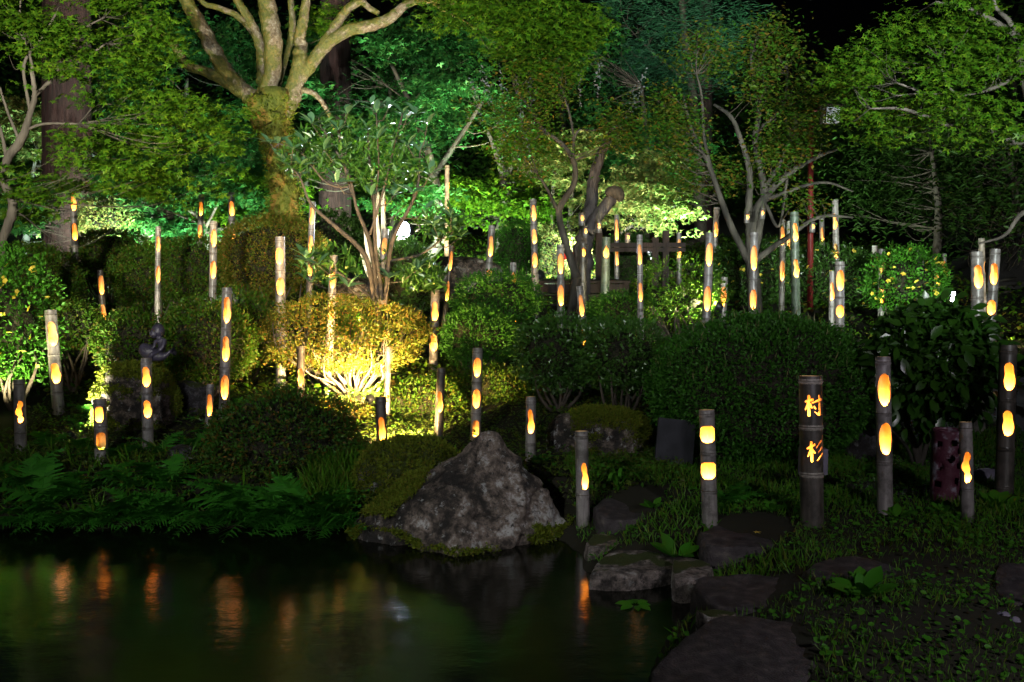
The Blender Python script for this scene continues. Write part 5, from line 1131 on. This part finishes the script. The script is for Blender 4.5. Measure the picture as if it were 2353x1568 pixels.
# perforated pot
d = hit(2172, 1148); c = P(2172, 1148, d); h = (1148 - 985) / F * d; r_ = 34 / F * d
o = thing('perforated_pot', c, 'tall maroon pot pierced with round holes under the large-leaved bush', 'pot')
n, m = 44, 34; v = [(rr * math.sin(2 * math.pi * j / n), -rr * math.cos(2 * math.pi * j / n), h * i / m) for rr in (r_, r_ * .9) for i in range(m + 1) for j in range(n)]; O = (m + 1) * n
cent = [(ang, z) for ang, z in ((.1, .84), (-.12, .62), (.55, .72), (.5, .52), (.35, .30), (.8, .14), (-.9, .8), (-.8, .5), (-1, .25), (1.3, .6), (1.4, .35), (2.4, .7), (-2.3, .6), (3, .3))]
def inh(i, j):
    a = 2 * math.pi * (j + .5) / n; a = a if a < math.pi else a - 2 * math.pi; z = (i + .5) / m
    return any(((a - ca + math.pi) % (2 * math.pi) - math.pi) ** 2 * r_ * r_ + ((z - cz) * h) ** 2 < (r_ * .26) ** 2 for ca, cz in cent)
F_ = []
for i in range(m):
    for j in range(n):
        a, b_, c_, d_ = i * n + j, i * n + (j + 1) % n, (i + 1) * n + (j + 1) % n, (i + 1) * n + j
        if inh(i, j): continue
        F_ += [(a, b_, c_, d_), (O + a, O + d_, O + c_, O + b_)]
        if inh(i, (j + 1) % n): F_.append((b_, O + b_, O + c_, c_))
        if inh(i, j - 1): F_.append((a, d_, O + d_, O + a))
F_ += [(m * n + j, m * n + (j + 1) % n, O + m * n + (j + 1) % n, O + m * n + j) for j in range(n)]
me = mesh_np('pot_body', np.array(v) + np.array(c), np.array(F_)); link('pot_body', me, M['maroon'], o)
# leaning slab and small box behind the character tube
c = P(1550, 1060, 7.2); o = thing('slate_slab', (c.x, c.y, gz(c.x, c.y)), 'dark slate slab leaning under the left of the dome shrub', 'slab')
mb = MB(); mb.box((c.x, c.y, gz(c.x, c.y) + .15), (.27, .05, .36), Matrix.Rotation(R(-12), 4, 'X') @ Matrix.Rotation(R(6), 4, 'Y')); link('slab', mb.mesh('slab', False), M['dark_slate'], o)
c = P(1872, 1110, 6.2); o = thing('utility_box', (c.x, c.y, gz(c.x, c.y)), 'small grey box on a stake just behind the carved tube', 'box')
mb = MB(); mb.box(P(1868, 1060, 6.2), (.165, .07, .16)); link('box_body', mb.mesh('box_body', False), M['lilac_stone'], o)
mb = MB(); q = P(1868, 1060, 6.2); mb.box((q.x, q.y, (q.z + gz(c.x, c.y)) / 2 - .04), (.03, .03, q.z - gz(c.x, c.y) - .06)); link('stake', mb.mesh('stake', False), M['dark_bark'], o)

# ------------------------------------------------------------------ bronze child riding a fish
fd = 8.2; fb = P(345, 824, fd); u1 = fd / F
fig = thing('figurine', fb, 'dark bronze figurine of a smiling child riding a fish on the mossy boulder', 'figurine')
def fp(px, py, dy=0): return tuple(P(px, py, fd) + Vector((0, dy, 0)))
# fish
q = spline([(*fp(322, 797), 4 * u1), (*fp(326, 799), 12 * u1), (*fp(340, 808), 17.5 * u1), (*fp(356, 815), 16 * u1), (*fp(370, 819), 11 * u1), (*fp(382, 816), 6 * u1), (*fp(392, 806), 3 * u1)], 5)
mb = MB(); mb.tube(q[:, :3], q[:, 3], 18); link('fish', mb.mesh('fish'), M['bronze'], fig)
mb = MB(); a = Vector(fp(388, 810)); mb.add([a + Vector((0, -.01, 0)), a + Vector((.05, -.02, .05)), a + Vector((.07, 0, .0)), a + Vector((.05, .02, -.03)), a + Vector((0, .01, 0)), a + Vector((.04, .01, .01))], [(0, 1, 2, 5), (0, 5, 2, 3), (4, 5, 2, 1), (4, 3, 2, 5)]); link('tail_fin', mb.mesh('tail_fin'), M['bronze'], fig)
def sphere(c, r, name, parent, m=M['bronze'], sx=(1, 1, 1), n=14):
    v = [(c[0] + r * sx[0] * math.sin(math.pi * i / n) * math.cos(2 * math.pi * j / (2 * n)), c[1] + r * sx[1] * math.sin(math.pi * i / n) * math.sin(2 * math.pi * j / (2 * n)), c[2] + r * sx[2] * math.cos(math.pi * i / n)) for i in range(n + 1) for j in range(2 * n)]
    k = 2 * n; f = [(i * k + j, (i + 1) * k + j, (i + 1) * k + (j + 1) % k, i * k + (j + 1) % k) for i in range(n) for j in range(k)]
    return link(name, mesh_np(name, v, f), m, parent)
a = Vector(fp(337, 803)) + Vector((0, -16 * u1, 0)); 
mb = MB(); ring = [(a.x + .014 * math.cos(t), a.y, a.z + .014 * math.sin(t)) for t in np.linspace(0, 2 * math.pi, 14)]; mb.tube(ring, .004, 6, False); link('fish_eye', mb.mesh('fish_eye'), M['bronze'], fig)
mb = MB(); mb.tube([Vector(fp(330, 814)) + Vector((0, -14 * u1, 0)), Vector(fp(345, 817)) + Vector((0, -17 * u1, 0)), Vector(fp(349, 810)) + Vector((0, -18 * u1, 0))], .003, 6); link('fish_mouth', mb.mesh('fish_mouth'), M['dark_bark'], fig)
mb = MB()
for r_i in range(4):
    for cI in range(5):
        s_ = Vector(fp(354 + cI * 6, 803 + r_i * 6 + cI * 1.5)) + Vector((0, -.05 + .004 * abs(r_i - 1.5) * 3 + cI * .007, 0))
        mb.tube([(s_.x + .007 * math.cos(t), s_.y, s_.z + .007 * math.sin(t)) for t in np.linspace(-1.4, 1.4, 5)], .002, 4, False)
link('fish_scales', mb.mesh('fish_scales'), M['bronze'], fig)
# child: one skinned body, legs astride, arms down on the fish, head turned to the viewer's left
J = {'pel': (372, 806, .02, 9), 'che': (371, 786, .01, 10), 'nec': (366, 777, 0, 5), 'hd': (360, 768, -.01, 8), 'shL': (361, 783, -.035, 5), 'elL': (360, 796, -.055, 4), 'haL': (352, 802, -.05, 3.4),
     'shR': (380, 783, -.02, 5.5), 'elR': (379, 797, -.045, 4.6), 'haR': (370, 806, -.06, 3.8), 'knL': (356, 812, -.08, 5), 'ftL': (352, 823, -.06, 3.5), 'knR': (364, 812, .08, 5), 'ftR': (360, 822, .09, 3.5)}
E = [('pel', 'che'), ('che', 'nec'), ('nec', 'hd'), ('che', 'shL'), ('shL', 'elL'), ('elL', 'haL'), ('che', 'shR'), ('shR', 'elR'), ('elR', 'haR'), ('pel', 'knL'), ('knL', 'ftL'), ('pel', 'knR'), ('knR', 'ftR')]
ks = list(J); me = bpy.data.meshes.new('child_body'); me.from_pydata([tuple(Vector(fp(J[k][0], J[k][1], J[k][2])) - Vector(fb)) for k in ks], [(ks.index(a), ks.index(b_)) for a, b_ in E], [])
co = bpy.data.objects.new('child_body', me); col.objects.link(co); co.parent = fig; me.materials.append(M['bronze'])
sk = co.modifiers.new('skin', 'SKIN'); 
for i, k in enumerate(ks): rr = J[k][3] * u1; me.skin_vertices[0].data[i].radius = (rr, rr)
me.skin_vertices[0].data[0].use_root = True
ss = co.modifiers.new('sub', 'SUBSURF'); ss.levels = 2; ss.render_levels = 2
hc_ = Vector(fp(361, 762)); sphere(hc_ + Vector((.006, .01, .004)), .058, 'head', fig, sx=(.95, 1, 1.05)); sphere(hc_ + Vector((-.018, -.028, -.018)), .036, 'jaw', fig, sx=(1, .9, .95))
sphere(hc_ + Vector((-.032, -.055, -.008)), .010, 'nose', fig, n=8); sphere(hc_ + Vector((.040, -.02, -.006)), .015, 'ear', fig, sx=(.6, .9, 1.2), n=8)
for dx, dz in ((-.045, .008), (-.008, .009)): sphere(hc_ + Vector((dx, -.047, dz)), .007, 'eye', fig, M['dark_bark'], n=6)
mb = MB(); mb.tube([hc_ + Vector((-.042, -.057, -.030)), hc_ + Vector((-.026, -.063, -.036)), hc_ + Vector((-.006, -.055, -.026))], .0028, 6); link('smile', mb.mesh('smile'), M['dark_bark'], fig)

# ------------------------------------------------------------------ ferns, weeds, grass
def frond_mesh(L_=.34, n=15, seed=0):
    mb = MB(); rs = random.Random(seed); v, f = [], []; k = 0
    path = [(t * L_, 0, L_ * (.55 * t - .75 * t * t)) for t in np.linspace(0, 1, n + 1)]
    mb.tube(path, [.0035 * (1 - .8 * i / n) for i in range(n + 1)], 4, False)
    for i in range(1, n + 1):
        t = i / n; wd = L_ * .30 * math.sin(math.pi * (.12 + .86 * t) ** .8) + .004; x, _, z = path[i]; s = L_ / n * .48
        for sg in (-1, 1):
            dr = rs.uniform(-.02, .02)
            for a_, b_, wI in ((0, .5, 1), (.5, 1, .7)):
                x0, x1 = x + wd * .35 * a_, x + wd * .35 * b_; y0, y1 = sg * wd * a_, sg * wd * b_; z0, z1 = z - wd * .22 * a_ ** 2 + dr * a_, z - wd * .22 * b_ ** 2 + dr * b_; e = .15 if b_ == 1 else .85
                mb.add([(x0 - s * wI, y0, z0), (x0 + s * wI, y0, z0), (x1 + s * e, y1, z1), (x1 - s * e, y1, z1)], [(0, 1, 2, 3)])
    me = mb.mesh('frond', False); me.materials.append(M['fern']); return me
FR = [frond_mesh(seed=i) for i in range(3)]
def fern(px, py, d=None, n=7, s=1., lean=0, label='green fern arching over the dark pond bank', group='ferns along the pond bank'):
    d = d or hit(px, py); c = P(px, py, d); c.z = gz(c.x, c.y) - .01; o = thing('fern', c, label, 'fern', group)
    for k in range(n):
        q = bpy.data.objects.new('frond', FR[k % 3]); col.objects.link(q); q.parent = o
        q.rotation_euler = (random.uniform(-.25, .25), random.uniform(-.9, -.1), k * 2 * math.pi / n + random.uniform(-.4, .4) + lean); sc_ = s * random.uniform(.7, 1.15); q.scale = (sc_, sc_, sc_)
for px, py in ((100, 1175), (170, 1150), (245, 1195), (310, 1185), (380, 1190), (500, 1200), (560, 1190), (610, 1205), (660, 1195), (715, 1200), (755, 1170), (300, 1130), (380, 1125), (60, 1120), (740, 1215), (580, 1215)):
    fern(px, py, s=random.uniform(.95, 1.3))
for k in range(17):
    x_ = -3.35 + k * .145 + random.uniform(-.04, .04); y_ = 6.2
    while float(pond_sd(np.array([x_]), np.array([y_]))[0]) < .03: y_ += .02
    px_ = CX + F * x_ / (y_ * cp + (CAMZ - gz(x_, y_)) * sp)
    o_ = thing('fern', (x_, y_, gz(x_, y_)), 'green fern arching over the dark pond bank', 'fern', 'ferns along the pond bank')
    for j in range(6):
        q = bpy.data.objects.new('frond', FR[j % 3]); col.objects.link(q); q.parent = o_
        q.rotation_euler = (random.uniform(-.2, .2), random.uniform(-.55, .1), -math.pi / 2 + (j - 2.5) * .5 + random.uniform(-.2, .2)); z_ = random.uniform(.6, 1.0); q.scale = (z_,) * 3
for px, py in ((250, 1060), (300, 1050), (370, 1050), (190, 1040), (120, 1030), (440, 1040), (500, 1010)):
    fern(px, py, s=.8, n=6, label='fern in the half-lit hollow behind the bank', group='ferns in the hollow between the tubes')
fern(205, 960, s=.8, label='fern burning white beside the lit boulder'); fern(185, 985, s=.5, label='small fern touching the tiny ground spotlight at the left')
fern(590, 930, d=8.6, s=1., label='fern between the slim dark tube and the three-hole tube'); fern(860, 1075, s=.7, n=6, label='fern at the foot of the short dark tube')
fern(1500, 925, d=8.2, s=1.1, label='soft fern on top of the long mossy boulder'); fern(1400, 940, d=8.1, s=.9, label='fern below the broken foot of the leaning tube')
fern(1670, 1165, s=.7, label='fern behind the rounded-window tube'); fern(905, 910, d=8.9, s=.6, label='fern hanging right of the white-burning tube'); fern(1240, 1090, d=7.2, s=.5, label='small fern at the foot of the pointed-slot tube')
# broad-leaved weeds, each leaf a part
WL = big_leaf(.13, .065, M['weed'])
for px, py, n, s, lab in ((1555, 1290, 9, 1.0, 'broad-leaved weed spilling over the overhanging pond stone'), (1985, 1375, 11, 1.0, 'broad-leaved weed rosette in front of the flat stone'), (1775, 1180, 7, .6, 'little leafy weed between the rounded-window tube and the carved tube'),
                          (2290, 1170, 9, 1.0, 'tall leafy weed at the foot of the right edge tube'), (2060, 1195, 7, .7, 'leafy weed at the foot of the tube with two large ovals'), (2165, 1185, 8, .7, 'leafy weed left of the short wavy tube'),
                          (1410, 1400, 8, .6, 'floating leafy weed beside the overhanging stone'), (1500, 1170, 7, .6, 'leafy weed right of the flame tube'), (1230, 1205, 0, .6, '')):
    if not n: continue
    d = hit(px, py) if px != 1410 else 5.0; c = P(px, py, d); c.z = gz(c.x, c.y) if px != 1410 else WATER + .005
    if px == 1410: c = P(1460, 1392, (CAMZ - WATER) / ((1392 - CY) / F * cp + sp))
    o = thing('leafy_weed', c, lab, 'plant')
    for k in range(n):
        az = k * 2 * math.pi / n + random.uniform(-.3, .3); el = random.uniform(.35, 1.1) if px != 1410 else .12
        dv = Vector((math.cos(az) * math.cos(el), math.sin(az) * math.cos(el), math.sin(el))); put_leaf(WL, o, Vector(c) + Vector((math.cos(az) * .015, math.sin(az) * .015, .005)), dv, (0, -.2, 1), s * random.uniform(.8, 1.2))
# lily-like long leaves left of the slab
d = hit(1420, 1130); c = P(1420, 1130, d); o = thing('strap_leaved_plant', c, 'plant with arching strap leaves behind the flame tube', 'plant')
for k in range(9):
    az = random.uniform(0, 6.28); Lh = random.uniform(.15, .28); mb = MB(); pts = [(c.x + math.cos(az) * Lh * t, c.y + math.sin(az) * Lh * t * .6, c.z + .3 * t * (1.25 - t) * 1.2) for t in np.linspace(0, 1, 7)]
    v = []; 
    for i, p in enumerate(pts): wv = .012 * math.sin(math.pi * (.15 + .8 * i / 6)); v += [(p[0] - math.sin(az) * wv, p[1] + math.cos(az) * wv, p[2]), (p[0] + math.sin(az) * wv, p[1] - math.cos(az) * wv, p[2])]
    mb.add(v, [(2 * i, 2 * i + 1, 2 * i + 3, 2 * i + 2) for i in range(6)]); link('leaf', mb.mesh('leaf'), M['weed'], o)
# grass and ground cover
def scatter(n, xr, yr, keep):
    x = RNG.uniform(*xr, n); y = RNG.uniform(*yr, n); k = keep(x, y); x, y = x[k], y[k]; return np.stack([x, y, ground(x, y)], -1)
def off_stone(x, y):
    ok = pond_sd(x, y) > .03
    for poly in SP:
        ins = np.zeros(x.shape, bool); m = len(poly)
        for i in range(m):
            (ax, ay), (bx, by) = poly[i], poly[(i + 1) % m]; ins ^= ((ay > y) != (by > y)) & (x < (bx - ax) * (y - ay) / (by - ay + 1e-12) + ax)
        ok &= ~ins
    return ok
def bare(x, y): return np.exp(-(((x - 2.0) / .38) ** 2 + ((y - 4.8) / .6) ** 2)) + np.exp(-(((x - 2.3) / .6) ** 2 + ((y - 6.3) / .12) ** 2)) * .8 + np.exp(-(((x - 1.9) / .6) ** 2 + ((y - 3.95) / .2) ** 2))
pat = lambda x, y: .5 + .5 * np.sin(x * 3.1 + 1.3 * np.sin(y * 2.7)) * np.cos(y * 3.7 + np.sin(x * 4))
g = scatter(70000, (.4, 4.2), (3.1, 8.2), lambda x, y: off_stone(x, y) & (RNG.random(len(x)) > bare(x, y) * .95) & (RNG.random(len(x)) < .25 + .75 * pat(x, y)))
n = len(g); d = np.stack([RNG.normal(0, .45, n), RNG.normal(0, .45, n), np.ones(n)], -1)
v, f = leaves(g, d, np.stack([RNG.normal(0, 1, n), RNG.normal(0, 1, n), np.zeros(n)], -1), RNG.uniform(.02, .065, n) * (.6 + .9 * pat(g[:, 0], g[:, 1] + 3)), 'needle')
tag(link('grass', mesh_np('grass', v, f, False), M['grass']), 'short uneven grass around the stepping stones', 'grass', kind='stuff')
g = scatter(30000, (.4, 4.2), (3.1, 8.6), lambda x, y: off_stone(x, y) & (RNG.random(len(x)) > bare(x, y) * .8) & (RNG.random(len(x)) < .25 + .75 * pat(x + 2, y)))
n = len(g); g[:, 2] += RNG.uniform(.005, .05, n) * (.4 + pat(g[:, 0], g[:, 1])); az = RNG.random(n) * 6.28
v, f = leaves(g, np.stack([np.cos(az), np.sin(az), RNG.normal(.1, .3, n)], -1), np.stack([RNG.normal(0, .35, n), RNG.normal(-.3, .35, n), np.ones(n)], -1), RNG.uniform(.012, .034, n), 'round')
tag(link('ground_cover', mesh_np('ground_cover', v, f, False), M['weed']), 'low leafy ground cover over the path side', 'ground cover', kind='stuff')
g = scatter(60000, (-4.2, 1.2), (6.35, 11), lambda x, y: (pond_sd(x, y) > -.02) & (RNG.random(len(x)) < .35 + .65 * pat(x, y)))
n = len(g); g[:, 2] += RNG.uniform(.0, .07, n); az = RNG.random(n) * 6.28
v, f = leaves(g, np.stack([np.cos(az), np.sin(az), RNG.normal(.1, .5, n)], -1), np.stack([RNG.normal(0, .5, n), RNG.normal(-.4, .4, n), np.ones(n)], -1), RNG.uniform(.015, .045, n), 'oval')
tag(link('bank_cover', mesh_np('bank_cover', v, f, False), M['moss_leaf']), 'small leaves covering the bank between the tubes', 'ground cover', kind='stuff')
g = scatter(26000, (-4.2, -.4), (6.35, 7.6), lambda x, y: pond_sd(x, y) > 0)
g2 = scatter(2500, (-1.4, -1.1), (6.4, 7.2), lambda x, y: pond_sd(x, y) > 0); g = np.concatenate([g[::30], g2]); n = len(g)
v, f = leaves(g, np.stack([RNG.normal(0, .5, n), RNG.normal(-.3, .5, n), np.ones(n)], -1), RNG.normal(0, 1, (n, 3)), RNG.uniform(.06, .17, n), 'needle')
tag(link('bank_grass', mesh_np('bank_grass', v, f, False), M['grass']), 'long thin grass hanging over the pond bank', 'grass', kind='stuff')
g = scatter(36000, (-8, 8), (9, 24), lambda x, y: np.abs(x) < y * .6)
n = len(g); az = RNG.random(n) * 6.28; g[:, 2] += RNG.uniform(0, .15, n)
v, f = leaves(g, np.stack([np.cos(az), np.sin(az), RNG.normal(.3, .5, n)], -1), np.stack([RNG.normal(0, .5, n), RNG.normal(-.4, .4, n), np.ones(n)], -1), RNG.uniform(.04, .10, n), 'oval')
tag(link('undergrowth', mesh_np('undergrowth', v, f, False), M['azalea']), 'dim undergrowth on the slope behind the clipped shrubs', 'undergrowth', kind='stuff')
# fallen leaf
c = P(1737, 1222, (CAMZ - .035) / ((1222 - CY) / F * cp + sp)); v, f = leaves(np.array([c]), np.array([[1., .2, 0]]), np.array([[0, 0, 1.]]), [.035], 'maple5')
tag(link('fallen_leaf', mesh_np('fallen_leaf', v, f, False), M['yellow'], loc=tuple(c)), 'yellowed fallen leaf on the dark flat stone', 'leaf')

# ------------------------------------------------------------------ flood lights: housing + yoke + lens, with a spot in front of the lens
def flood(pos, target, power, colr, cone, label, size=.09, blend=.6, lens=25, stand=True, group='garden floodlights', soft=None):
    pos = Vector(pos); target = Vector(target); ax = (target - pos).normalized(); q = ax.to_track_quat('-Z', 'Y'); Mx = Matrix.Translation(pos) @ q.to_matrix().to_4x4()
    g_ = gz(pos.x, pos.y); o = thing('floodlight', (pos.x, pos.y, g_), label, 'floodlight', group); inv = Matrix.Translation(-Vector(o.location))
    def put(nm, mb, m, smooth=True):
        me = mb.mesh(nm, smooth); me.transform(Mx); return link(nm, me, m, o)
    s = size; put('housing', MB().tube([(0, 0, s * 1.3), (0, 0, s * 1.2), (0, 0, .012), (0, 0, 0), (0, 0, .01)], [s * .35, s * .62, s, s * 1.05, s * .93], 20), M['black_metal'])
    put('lens', MB().tube([(0, 0, .006), (0, 0, .002)], [s * .9, s * .9], 24), glow('lens_' + str(len(bpy.data.materials)), colr, lens))
    put('yoke', MB().tube([(s * 1.1, 0, s * .4), (s * 1.15, -s * 1.1, s * .5), (0, -s * 1.5, s * .6), (-s * 1.15, -s * 1.1, s * .5), (-s * 1.1, 0, s * .4)], .008, 6), M['black_metal'])
    if pos.z - g_ > .05:
        mb = MB(); mb.tube([(pos.x, pos.y, g_), (pos.x - ax.x * s, pos.y - ax.y * s, max(g_ + .03, pos.z - s))], .016, 8); link('stand', mb.mesh('stand'), M['black_metal'], o)
    ld = bpy.data.lights.new('spot_light', 'SPOT'); ld.energy = power; ld.color = colr; ld.spot_size = R(cone); ld.spot_blend = blend; ld.shadow_soft_size = soft or s * .7
    lo = bpy.data.objects.new('spot_light', ld); col.objects.link(lo); lo.parent = o; lo.matrix_local = inv @ Matrix.Translation(ax * .015) @ Mx
    return o
def gp(px, py, d, up=.12):
    c = P(px, py, d); return Vector((c.x, c.y, gz(c.x, c.y) + up))
WARM, WH, COOL, GRN, CY_ = (1, .78, .38), (1, .95, .85), (.8, .85, 1), (.75, 1, .7), (.6, 1, .85)
# behind and beside the camera, on stands: they light tree tops and tube fronts
flood((-3.2, -1.5, 2.6), P(430, -60, 11), 12500, (1, .97, .74), 46, 'floodlight on a stand left behind the camera', .14, 1, 12)
flood((3.2, -1.5, 2.6), P(2000, -60, 11), 10500, (.88, 1, .92), 46, 'floodlight on a stand right behind the camera', .14, 1, 12)
flood((.2, -3.5, 2.9), P(1240, -110, 12), 6000, (.85, 1, .9), 42, 'floodlight on a stand straight behind the camera', .14, 1, 8)
flood((-1.2, -3.0, 2.8), P(640, 400, 11), 1150, (.9, .8, 1), 27, 'narrow lilac floodlight left behind the camera', .12, 1, 8)
flood((1.2, -3.0, 2.8), P(1650, 400, 11), 1150, (.9, .8, 1), 28, 'narrow lilac floodlight right behind the camera', .12, 1, 8)
# white floodlight that faces the viewer
flood(P(926, 531, 12.2), P(926, 420, 7), 240, (.75, .82, 1), 110, 'white floodlight glaring at the viewer left of centre', .125, .8, 30)
flood(gp(1030, 600, 13.6, .15), P(1027, 450, 15.2), 1500, WARM, 50, 'narrow spotlight grazing the isolated tall pole', .05, .5, 20)
flood(P(2191, 676, 10.5), P(2180, 700, 4), 12, (.75, .8, 1), 140, 'upper lamp of the small twin lights in the large-leaved bush', .028, .8, 60, group='twin lights')
flood(P(2189, 688, 10.5), P(2180, 720, 4), 12, (.75, .8, 1), 140, 'lower lamp of the small twin lights in the large-leaved bush', .028, .8, 60, group='twin lights')
# ground spots
flood(gp(800, 640, 15.0, .2), P(820, 330, 17), 1700, (.7, 1, .7), 110, 'ground floodlight deep behind the big-leaved shrub', .1, .6, 20)
flood(gp(300, 640, 14.6, .2), P(330, 250, 17), 1700, (.75, 1, .7), 110, 'ground floodlight deep behind the left mounds', .1, .6, 20)
flood(gp(1870, 660, 15.0, .2), P(1900, 420, 16.5), 500, (.8, 1, .8), 110, 'ground floodlight deep behind the red post', .1, .6, 20)
flood(gp(918, 1020, 7.55, .1), P(890, 800, 9.6), 1050, (1, .66, .26), 95, 'black ground spotlight tilted up at the golden shrub', .05, .5, 20)
flood(gp(163, 992, 8.0, .06), P(275, 820, 8.7), 420, (1, .93, .62), 72, 'tiny ground spotlight at the left aimed at the boulder', .035, .5, 40)
flood(gp(292, 560, 14.1, .2), P(250, 495, 14.9), 700, (1, 1, .75), 100, 'ground spotlight under the white-lit shrub', .07, .6, 20)
flood(gp(820, 690, 11.7, .15), P(872, 540, 12.7), 1700, (1, .88, .6), 115, 'ground spotlight behind the golden shrub', .06, .6, 30)
flood(P(1648, 703, 10.85), P(1550, 655, 11.2), 420, (1, .92, .55), 130, 'spotlight hidden behind the left one of the tall pair', .05, .6, 20)
flood(gp(1330, 600, 15.5, .2), P(1440, 430, 17.5), 1900, (.95, 1, .85), 110, 'ground floodlight behind the dead trunk', .1, .6, 20)
flood(gp(1240, 620, 15.0, .2), P(1280, 570, 16.5), 400, (.8, 1, .85), 100, 'ground floodlight at the far pale shrub', .08, .6, 20)
flood(gp(1060, 600, 15.5, .2), P(1040, 400, 18), 3200, GRN, 110, 'green-tinged floodlight under the layered maple', .1, .6, 20)
flood(gp(2060, 700, 10.2, .15), P(2110, 600, 11.4), 320, (.85, 1, .8), 110, 'ground floodlight below the bright flowering shrub', .06, .6, 20)
flood(gp(10, 640, 15.6, .2), P(40, 380, 18.5), 2400, CY_, 110, 'cyan-tinged floodlight behind the left maple', .1, .6, 20)
flood(gp(430, 640, 13.2, .2), P(480, 400, 16.5), 1800, (.65, 1, .8), 110, 'teal-tinged floodlight behind the left mounds', .1, .6, 20)
flood(gp(690, 640, 14, .2), P(640, 400, 15.5), 900, (1, .95, .6), 100, 'ground floodlight near the mossy trunk', .08, .6, 20)
flood(gp(1590, 640, 16.2, .2), P(1600, 350, 17), 2400, (.6, 1, .65), 110, 'green floodlight behind the many-stemmed tree', .1, .6, 20)
flood(gp(2300, 760, 11.5, .15), P(2350, 650, 14.6), 90, (1, .75, .4), 100, 'warm lamp in front of the shelter', .06, .6, 20)
flood(gp(-20, 900, 8.3, .08), P(20, 720, 8.9), 200, (1, .9, .5), 90, 'ground spotlight under the left yellow-flowered shrub', .04, .6, 20)
flood((2.9, 0.6, 2.6), P(1850, 1330, 5.5), 300, (.92, .9, .95), 80, 'unseen fill lamp added right of the camera for the path stones', .1, .9, 3)  # added fill: lifts the right foreground, stands out of view
flood((-2.6, 0.6, 2.8), P(760, 1120, 6.6), 600, (.9, .95, .9), 60, 'unseen fill lamp added left of the camera for the boulder and bank', .1, .9, 3)  # added fill for the pond bank and boulder, out of view
flood(gp(850, 960, 9.0, .08), P(790, 800, 9.8), 800, (1, .68, .28), 125, 'extra unseen lamp added under the golden shrub to brighten it', .04, .5, 20)  # second source added because the black spotlight leaves the shrub too dim
